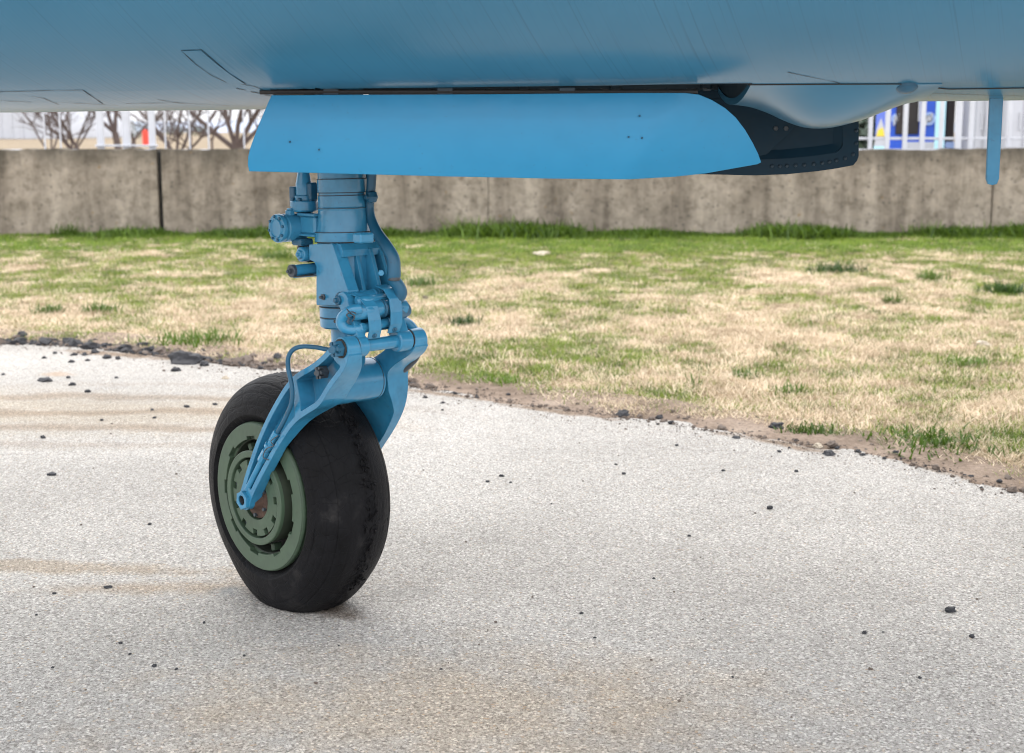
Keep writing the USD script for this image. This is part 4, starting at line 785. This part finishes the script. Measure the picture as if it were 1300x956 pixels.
# steering motor, damper and brackets on the left
mf = wl(351, 290, -.095)
W('steering_motor', [lathe([(.0275, 0), (.0285, .002), (.0285, .008), (.0265, .010), (.0265, .014), (.0280, .016), (.0280, .060), (.020, .068), (.016, .085), (.0005, .086)], mf, KX, 48), lathe([(.0005, .001), (.0165, -.0005), (.0175, -.003), (.0185, -.0035), (.0195, -.002), (.0205, .002), (.0005, .004)], mf, KX, 40)], 'blue_paint', leg, smooth=28)
for i in range(8):
    a = i * PI / 4 + .2; c = mf + [.0237 * math.cos(a), 0, .0237 * math.sin(a)]; W('motor_bolt', cyl(c + [0, -.0035, 0], c + [0, .003, 0], .0028, 8), 'blue_paint_dull', leg, smooth=30)
q_ = mf + [.004, .03, .028]; W('filler_plug', [cyl(q_ - [0, 0, .004], q_ + [0, 0, .007], .010, 6), cyl(q_, q_ + [0, 0, .011], .006, 12)], 'blue_paint', leg, smooth=30)
q_ = wl(386, 250, -.035)
da, dk0 = q_[0], -.035
dmp = lathe([(.008, 1.0), (.009, .935), (.012, .915), (.016, .895), (.0165, .872), (.019, .871), (.019, .862), (.027, .861), (.028, .858), (.028, .843), (.026, .840), (.016, .838), (.016, .80), (.008, .799)], (da, dk0, 0), (0, 0, 1), 40)
W('damper', dmp, 'blue_paint', leg, smooth=28)
q_ = wl(373, 252, -.045); W('damper_bracket', [rbox(q_ + [.004, 0, 0], (.016, .018, .048), .002), rbox(wl(395, 243, -.03), (.020, .02, .036), .003)], 'blue_paint_dull', leg, smooth=30)
q_ = wl(396, 285, -.04); W('motor_mount', [rbox(q_ + [.004, 0, 0], (.05, .03, .036), .004), rbox(q_ + [.004, -.002, .020], (.055, .034, .005), .001), rbox(q_ + [.004, -.002, -.020], (.055, .034, .005), .001)], 'blue_paint', leg, smooth=30)
q_ = wl(384, 307, -.05); W('mount_foot', [rbox(q_, (.036, .03, .014), .003), cyl(q_ + [.016, -.018, .002], q_ + [.016, -.008, .002], .006, 6)], 'blue_paint_dull', leg, smooth=30)
q_ = wl(383, 322, -.05); W('lower_bracket', [rbox(q_ + [.004, .012, 0], (.038, .03, .034), .004)], 'greasy_steel', leg, smooth=30)
q_ = wl(381, 323, -.068); W('roller', [cyl(q_, q_ + [0, .02, 0], .0145, 32), cyl(q_ + [0, -.005, 0], q_ + [0, .004, 0], .0085, 24), cyl(q_ + [0, -.009, 0], q_, .004, 6)], 'blue_paint', leg, smooth=30)
q0, q1 = wl(371, 344, -.09), wl(408, 340, -.02); W('lower_arm', [cyl(q0, q1, .0115, 28), hull([q0 + [0, 0, -.011], q0 + [.004, 0, -.014], q1 + [0, 0, -.011], q1 + [.004, 0, -.016], q0 + [.012, .004, -.008], q1 + [.012, 0, -.008]])], 'blue_paint', leg)
dd = (q0 - q1) / np.linalg.norm(q0 - q1); W('arm_cap', [cyl(q0 - dd * .004, q0 + dd * .004, .013, 28), cyl(q0, q0 + dd * .010, .0055, 6), cyl(q0, q0 + dd * .013, .003, 10)], 'greasy_steel', leg, smooth=30)
q_ = wl(380, 351, -.07); W('oil_streak', hull([wl(374, 350.5, -.092), wl(407, 344, -.025), wl(407, 349.5, -.025), wl(374, 352.5, -.088), wl(390, 350, -.066)]), 'grime', leg)

for z, rr in ((.9055, .0494), (.879, .0494), (.8735, .0484), (.8485, .0502), (.8025, .0582), (.7835, .0581), (.7825, .0540), (.6550, .0547), (.6340, .0540)):
    W('seam_ring', lathe([(rr - .003, lz(z + .0006)), (rr + .0003, lz(z + .0006)), (rr + .0003, lz(z - .0006)), (rr - .003, lz(z - .0006))], LA, LD, 56, closed=False), 'grime', leg, smooth=30)
for k in (-.047, -.028, .004, .026, .047): W('lug_collar', cyl((LG[0], k, LG[1]), (LG[0], k + .006, LG[1]), .0178, 28), 'blue_paint', leg)
for k in (-.0405, .0105, .0335): W('lug_gap', cyl((LG[0], k, LG[1]), (LG[0], k + .0012, LG[1]), .0160, 24, .0002), 'grime', leg)
for px, py, k, r in ((458, 417.5, -.052, .0135), (494, 409, .018, .012), (501, 408, .036, .0125), (452, 397, -.060, .015), (504, 391, .042, .016), (497, 377, .040, .0125)):
    q_ = wl(px, py, k); W('hose_nut', cyl(q_ - [0, .006, 0], q_ + [0, .006, 0], r, 6), 'blue_paint', leg, smooth=25)
for px, py, k in ((470, 394, -.03), (477, 393, -.012), (484, 391.5, 0.)):
    q_ = wl(px, py, k); W('tape_wrap', lathe([(.014, -.008), (.0185, -.006), (.0172, -.002), (.0190, .001), (.0176, .005), (.014, .008)], q_, (-.05, 1, .02), 18), 'blue_paint_dull', leg)
line([(470, 300, .06), (476, 318, .06), (480, 338, .058), (484, 356, .056), (489, 372, .056)], .0045, 'blue_paint_dull')
for i in range(6):
    aa = i * PI / 3; c = np.array([da + .0225 * math.cos(aa), dk0 + .0225 * math.sin(aa), .861]); W('flange_bolt', cyl(c, c + [0, 0, .006], .004, 6), 'blue_paint_dull', leg, smooth=25)
for px, py in ((300, 112), (318, 116), (336, 120), (352, 117)): P('panel_seam', strip([(px, py), (px + 12, py + 2)], .0024), 'grime', fus, smooth=False)
rgx = np.random.default_rng(8)
for i in range(26):
    px = 360 + i * 22 + rgx.uniform(-8, 8); P('paint_chip', strip([(px, 113.2 + rgx.uniform(-1.5, .5)), (px + rgx.uniform(5, 16), 113.2 + rgx.uniform(-1.2, .6))], rgx.uniform(.002, .005), .0006, 6), ['grime', 'door_inside', 'bay_paint'][i % 3], fus, smooth=False)
# ================================================================== BEYOND THE WALL
FY2 = 14.46
def fx_(px): return at(px, 180, FY2)[0]
pxm = FY2 / F_PX
fr_ = xf('white_bar_fence', (fx_(1200), FY2, 0), label='white metal bar fence standing behind the wall at right', cat='fence')
def FP(name, mesh, mt, parent, loc, **kw):
    m = trimesh.util.concatenate(mesh) if isinstance(mesh, list) else mesh; return obj(name, T(m.vertices - np.asarray(loc, float), m.faces), mt, parent, **kw)
L1 = (fx_(1200), FY2, 0)
for px, w in [(1082, 5), (1104.5, 5), (1126, 6), (1148.5, 5.5), (1170.5, 6), (1194, 5), (1216, 8), (1232, 6), (1258, 5), (1280, 5), (1302, 5)]:
    FP('bar', rbox((fx_(px), FY2, 1.0), (w * pxm, .03, 2.0), .005), 'white_steel', fr_, L1, smooth=30)
for z in (.915, .80, 1.85): FP('rail', rbox(((fx_(1070) + fx_(1320)) / 2, FY2 + .026, z), (fx_(1320) - fx_(1070), .02, .026), .004), 'white_steel', fr_, L1, smooth=30)
L2 = (fx_(160), FY2, 0); fl_ = xf('white_post_fence', L2, label='white post fence standing behind the wall at left', cat='fence')
for px, w in [(128, 8), (161, 9), (193.5, 7.5)]: FP('post', [rbox((fx_(px), FY2, 1.05), (w * pxm, w * pxm, 2.1), .006), rbox((fx_(px), FY2, .845), (w * pxm + .03, w * pxm + .03, .02), .004)], 'white_steel', fl_, L2, smooth=30)
for px in (57, 77, 210, 241, 265, 310): FP('bar', cyl((fx_(px), FY2, .0), (fx_(px), FY2, 2.0), .008, 10), 'white_steel', fl_, L2, smooth=30)
for a_, b_, z in ((125, 198, .845), (0, 345, .80), (0, 345, 1.95)): FP('rail', rbox(((fx_(a_) + fx_(b_)) / 2, FY2 + .014, z), (fx_(b_) - fx_(a_), .018, .02), .004), 'white_steel', fl_, L2, smooth=30)

def cabinet(name, x0, x1, y, h, body, label, cat, glass=None, emblem=None, base=None, panels=0):
    L = ((x0 + x1) / 2, y, 0); w = x1 - x0; o = xf(name, L, label=label, cat=cat); d = .6
    obj('body', rbox((0, d / 2, h / 2), (w, d, h), .02), body, o, smooth=30)
    if glass: obj('glass_door', rbox((glass[0] * w, -.006, .95 + (h - 1.05) / 2), (glass[1] * w, .03, h - 1.05), .006), 'dark_glass', o, smooth=30); obj('handle', cyl((glass[0] * w + glass[1] * w * .42, -.035, 1.1), (glass[0] * w + glass[1] * w * .42, -.035, 1.5), .01, 10), 'white_steel', o)
    if emblem:
        ex, r, m_ = emblem; t = lathe([(r * .62, 0), (r * .62, -.006), (r, -.006), (r, 0)], (ex * w, -.008, 1.13), (0, 1, 0), 40); obj('emblem_ring', t, m_, o, smooth=30)
        obj('emblem_swirl', tube([(ex * w - r * .5, -.012, 1.05), (ex * w - r * .1, -.012, 1.16), (ex * w + r * .15, -.012, 1.10), (ex * w + r * .5, -.012, 1.2)], r * .16, 8), 'white_sheet', o)
    if base: obj('kick_plate', rbox((0, -.008, .60), (w * .98, .02, .52), .006), base, o, smooth=30)
    for i in range(panels): obj('door_panel', rbox((-w / 2 + w * (i + .5) / panels, -.008, h / 2), (w / panels - .03, .02, h - .1), .008), body, o, smooth=30); obj('handle', cyl((-w / 2 + w * (i + .8) / panels, -.03, 1.0), (-w / 2 + w * (i + .8) / panels, -.03, 1.2), .01, 8), 'white_steel', o)
X = lambda px, y: at(px, 170, y)[0]
cabinet('drinks_cooler', X(1127, 17), X(1147, 17), 17, 1.95, 'blue_print', 'narrow blue drinks cooler with pale swirl emblem behind the bar fence', 'cooler', glass=(.22, .5), emblem=(.0, .06, 'pale_blue_print'), base='blue_print')
cabinet('drinks_cooler', X(1149, 17), X(1187, 17), 17, 2.0, 'blue_print', 'wide blue drinks cooler with dark glass door and ring emblem, beside the narrow one', 'cooler', glass=(-.26, .40), emblem=(.26, .075, 'pale_blue_print'), base='white_sheet')
cabinet('tall_cooler', X(1200, 17.2), X(1212, 17.2), 17.2, 1.95, 'dark_glass', 'tall dark cabinet between the pale pillar and the white cabinets', 'cabinet', base='pale_blue_print')
cabinet('white_cabinet', X(1236, 16.6), X(1258, 16.6), 16.6, 2.0, 'white_sheet', 'white cabinet just left of the blade aerial, behind the bar fence', 'cabinet', panels=2)
cabinet('white_cabinet', X(1274, 16.4), X(1322, 16.4), 16.4, 2.0, 'white_sheet', 'white cabinet at the right edge of the picture behind the fence', 'cabinet', panels=2)
L = (X(1193, 16.5), 16.5, 0); o = xf('pale_pillar', L, label='pale blue white round pillar between the blue cooler and the dark cabinet', cat='pillar')
obj('shaft', lathe([(.055, 0), (.055, 2.3), (.06, 2.32), (.06, 2.4), (.001, 2.4)], (0, 0, 0), (0, 0, 1), 24), 'teal_print', o, smooth=30); obj('foot', lathe([(.09, 0), (.09, .04), (.06, .06), (.001, .06)], (0, 0, 0), (0, 0, 1), 24), 'white_sheet', o, smooth=30)
L = (X(1224, 17.4), 17.4, 0); o = xf('display_board', L, label='dark narrow board with a yellow panel, behind the fence', cat='board')
obj('board', rbox((0, 0, .95), (.09, .05, 1.9), .005), 'dark_glass', o, smooth=30); obj('yellow_panel', rbox((.015, -.03, 1.0), (.06, .012, .26), .003), 'yellow_print', o, smooth=30)
L = (X(1118, 16.2), 16.2, 0); o = xf('banner_stand', L, label='white and yellow pointed banner stand at left end of the bar fence', cat='banner')
obj('banner', slabY(prism(Polygon([(-.08, .1), (.08, .1), (.07, .75), (.05, .98), (.0, 1.13), (-.04, 1.02), (-.07, .8)]), .012), 0), 'white_sheet', o, smooth=30)
obj('yellow_patch', slabY(prism(Polygon([(-.05, .93), (.045, .93), (.02, 1.03), (-.03, 1.0)]), .006), -.008), 'yellow_print', o, smooth=30)
obj('foot_band', slabY(prism(Polygon([(-.078, .72), (.07, .72), (.068, .82), (-.07, .82)]), .006), -.008), 'teal_print', o, smooth=30)
def bush(loc, r, n, seed, label, mt='far_bush', name='bush'):
    g = np.random.default_rng(seed); o = xf(name, loc, label=label, cat='bush'); V, Fc = [], []
    for _ in range(n):
        d = g.normal(size=3); d /= np.linalg.norm(d); c = d * g.random() ** .4 * np.array(r) * (.7 + .6 * meshkit.noise(d[None] * 2.2, seed)[0]) + [0, 0, r[2] * .75]
        if c[2] < 0: continue
        a, b = g.normal(size=3), g.normal(size=3); s = max(r) * g.uniform(.05, .10); a = a / np.linalg.norm(a) * s; b = b / np.linalg.norm(b) * s * .6; k = len(V); V += [c - a, c + b, c + a, c - b]; Fc += [[k, k + 1, k + 2], [k, k + 2, k + 3]]
    obj('foliage', T(V, Fc), mt, o, smooth=False); obj('stem', tube([(0, 0, -.05), (.02 * r[0], 0, r[2] * .5), (0, .02, r[2] * 1.0)], [max(r) * .04, max(r) * .015], 6), 'bark', o)
bush((X(1098, 21), 21, 0), (.30, .4, 1.1), 900, 1, 'dark green shrub behind the left end of the bar fence', 'dark_green_print')
bush((X(253, 260), 260, 0), (2.2, 2, 1.1), 500, 2, 'small far grey green bush on the horizon right of the red drum')
bush((X(174, 180), 180, 0), (1.4, 1.4, 1.3), 500, 3, 'grey green bush far behind the gap between the white posts')
bush((X(222, 300), 300, 0), (3.2, 2, 1.2), 500, 4, 'low far bush on the horizon just right of the third white post')
# red drum
L = (X(184.5, 95), 95, 0); o = xf('red_drum', L, label='red plastic drum standing on the straw field beside the third white post', cat='drum')
obj('body', lathe([(.17, 0), (.20, .03), (.20, .33), (.212, .35), (.20, .37), (.20, .68), (.212, .70), (.20, .72), (.195, 1.0), (.16, 1.05), (.001, 1.06)], (0, 0, 0), (0, 0, 1), 28), 'red_plastic', o, smooth=30); obj('cap', cyl((.08, 0, 1.05), (.08, 0, 1.09), .04, 12), 'red_plastic', o)
# arched white hangar
HY, HXr = 164.0, at(58, 176, 164.0)[0]; L = (HXr - 15, HY, 0); o = xf('arched_hangar', L, label='pale arched hangar beyond the straw field at the left edge', cat='hangar')
prf = [(-15, 0), *[(-15 * math.cos(t) ** .75, 8 * math.sin(t)) for t in np.linspace(.08, PI / 2, 12)]]; prf = prf + [(-a, b) for a, b in prf[::-1][1:]]
obj('shell', slabY(prism(Polygon(prf), 40), 0), 'white_sheet', o, smooth=40)
for i in range(24):
    a = -14 + i * 1.2; hgt = np.interp(a, [p[0] for p in prf], [p[1] for p in prf]); obj('wall_rib', rbox((a, -.06, hgt / 2), (.16, .12, max(hgt - .05, .2)), .02), 'white_steel', o, smooth=30)
# bare trees
def bare_tree(px, y, spec, label, seed):
    """spec: (lean in x, height, trunk radius, fork height, stems)"""
    lean, h, r, fork, stems = spec; g = np.random.default_rng(seed); o = xf('bare_tree', (X(px, y), y, -.05), label=label, cat='tree')
    base = np.array([0, 0, 0.]); fk = np.array([lean * fork / h, 0, fork])
    obj('trunk', tube([base, (base + fk) / 2 + g.normal(0, .012, 3), fk], [r * 1.15, r * .95], 9), 'bark', o)
    ms = []
    def grow(p, d, L, rr, depth):
        d = d / np.linalg.norm(d); pts = [p]; q_ = p.copy(); dd = d.copy()
        for _ in range(4): dd = dd + g.normal(0, .14, 3) + [0, 0, .05]; dd /= np.linalg.norm(dd); q_ = q_ + dd * L / 4; pts.append(q_.copy())
        ms.append(tube(pts, [rr, rr * .6], 6 if depth < 2 else 4, 3))
        if depth < 3:
            for _ in range(4 if depth else 6):
                i = g.integers(1, 5); nd = dd + g.normal(0, .55, 3); nd[2] = abs(nd[2]) * .8 + .15; grow(pts[i], nd, L * g.uniform(.45, .7), rr * .5, depth + 1)
    for i in range(stems):
        a = (i - (stems - 1) / 2) * (.55 if stems > 1 else 0) + g.normal(0, .1); grow(fk, np.array([lean / h + a, g.normal(0, .25), 1.0]), (h - fork) * g.uniform(.6, .8), r * (.8 if stems < 3 else .62), 0)
    obj('branches', trimesh.util.concatenate(ms), 'bark', o)
bare_tree(67, 26, (-0.2, 2.6, 0.03, 0.59, 3), 'thin bare tree forking low, leftmost beyond the wall', 1)
bare_tree(91, 27, (0.05, 2.6, 0.034, 0.62, 4), 'bushy bare sapling second from the left beyond the wall', 2)
bare_tree(119, 25, (-0.9, 2.8, 0.038, 0.56, 2), 'bare tree leaning left against the first white post', 3)
bare_tree(156, 30, (-0.55, 3.4, 0.072, 0.99, 3), 'dark leaning bare trunk between first and second white posts', 4)
bare_tree(168, 34, (0.1, 3.2, 0.051, 0.81, 3), 'bare tree just right of the second white post', 5)
bare_tree(222, 24, (0.05, 2.2, 0.043, 0.59, 5), 'low bare many stemmed shrub right of the third white post', 6)
bare_tree(302, 28, (-0.15, 3.6, 0.085, 0.65, 5), 'stout bare tree splitting into several stems left of the gear door', 7)
bare_tree(272, 40, (-0.3, 3.0, 0.034, 0.74, 3), 'slender bare tree with drooping limb left of the stout one', 8)
bare_tree(330, 36, (0.3, 3.0, 0.034, 0.62, 3), 'faint thin bare tree nearest the gear door edge', 9)
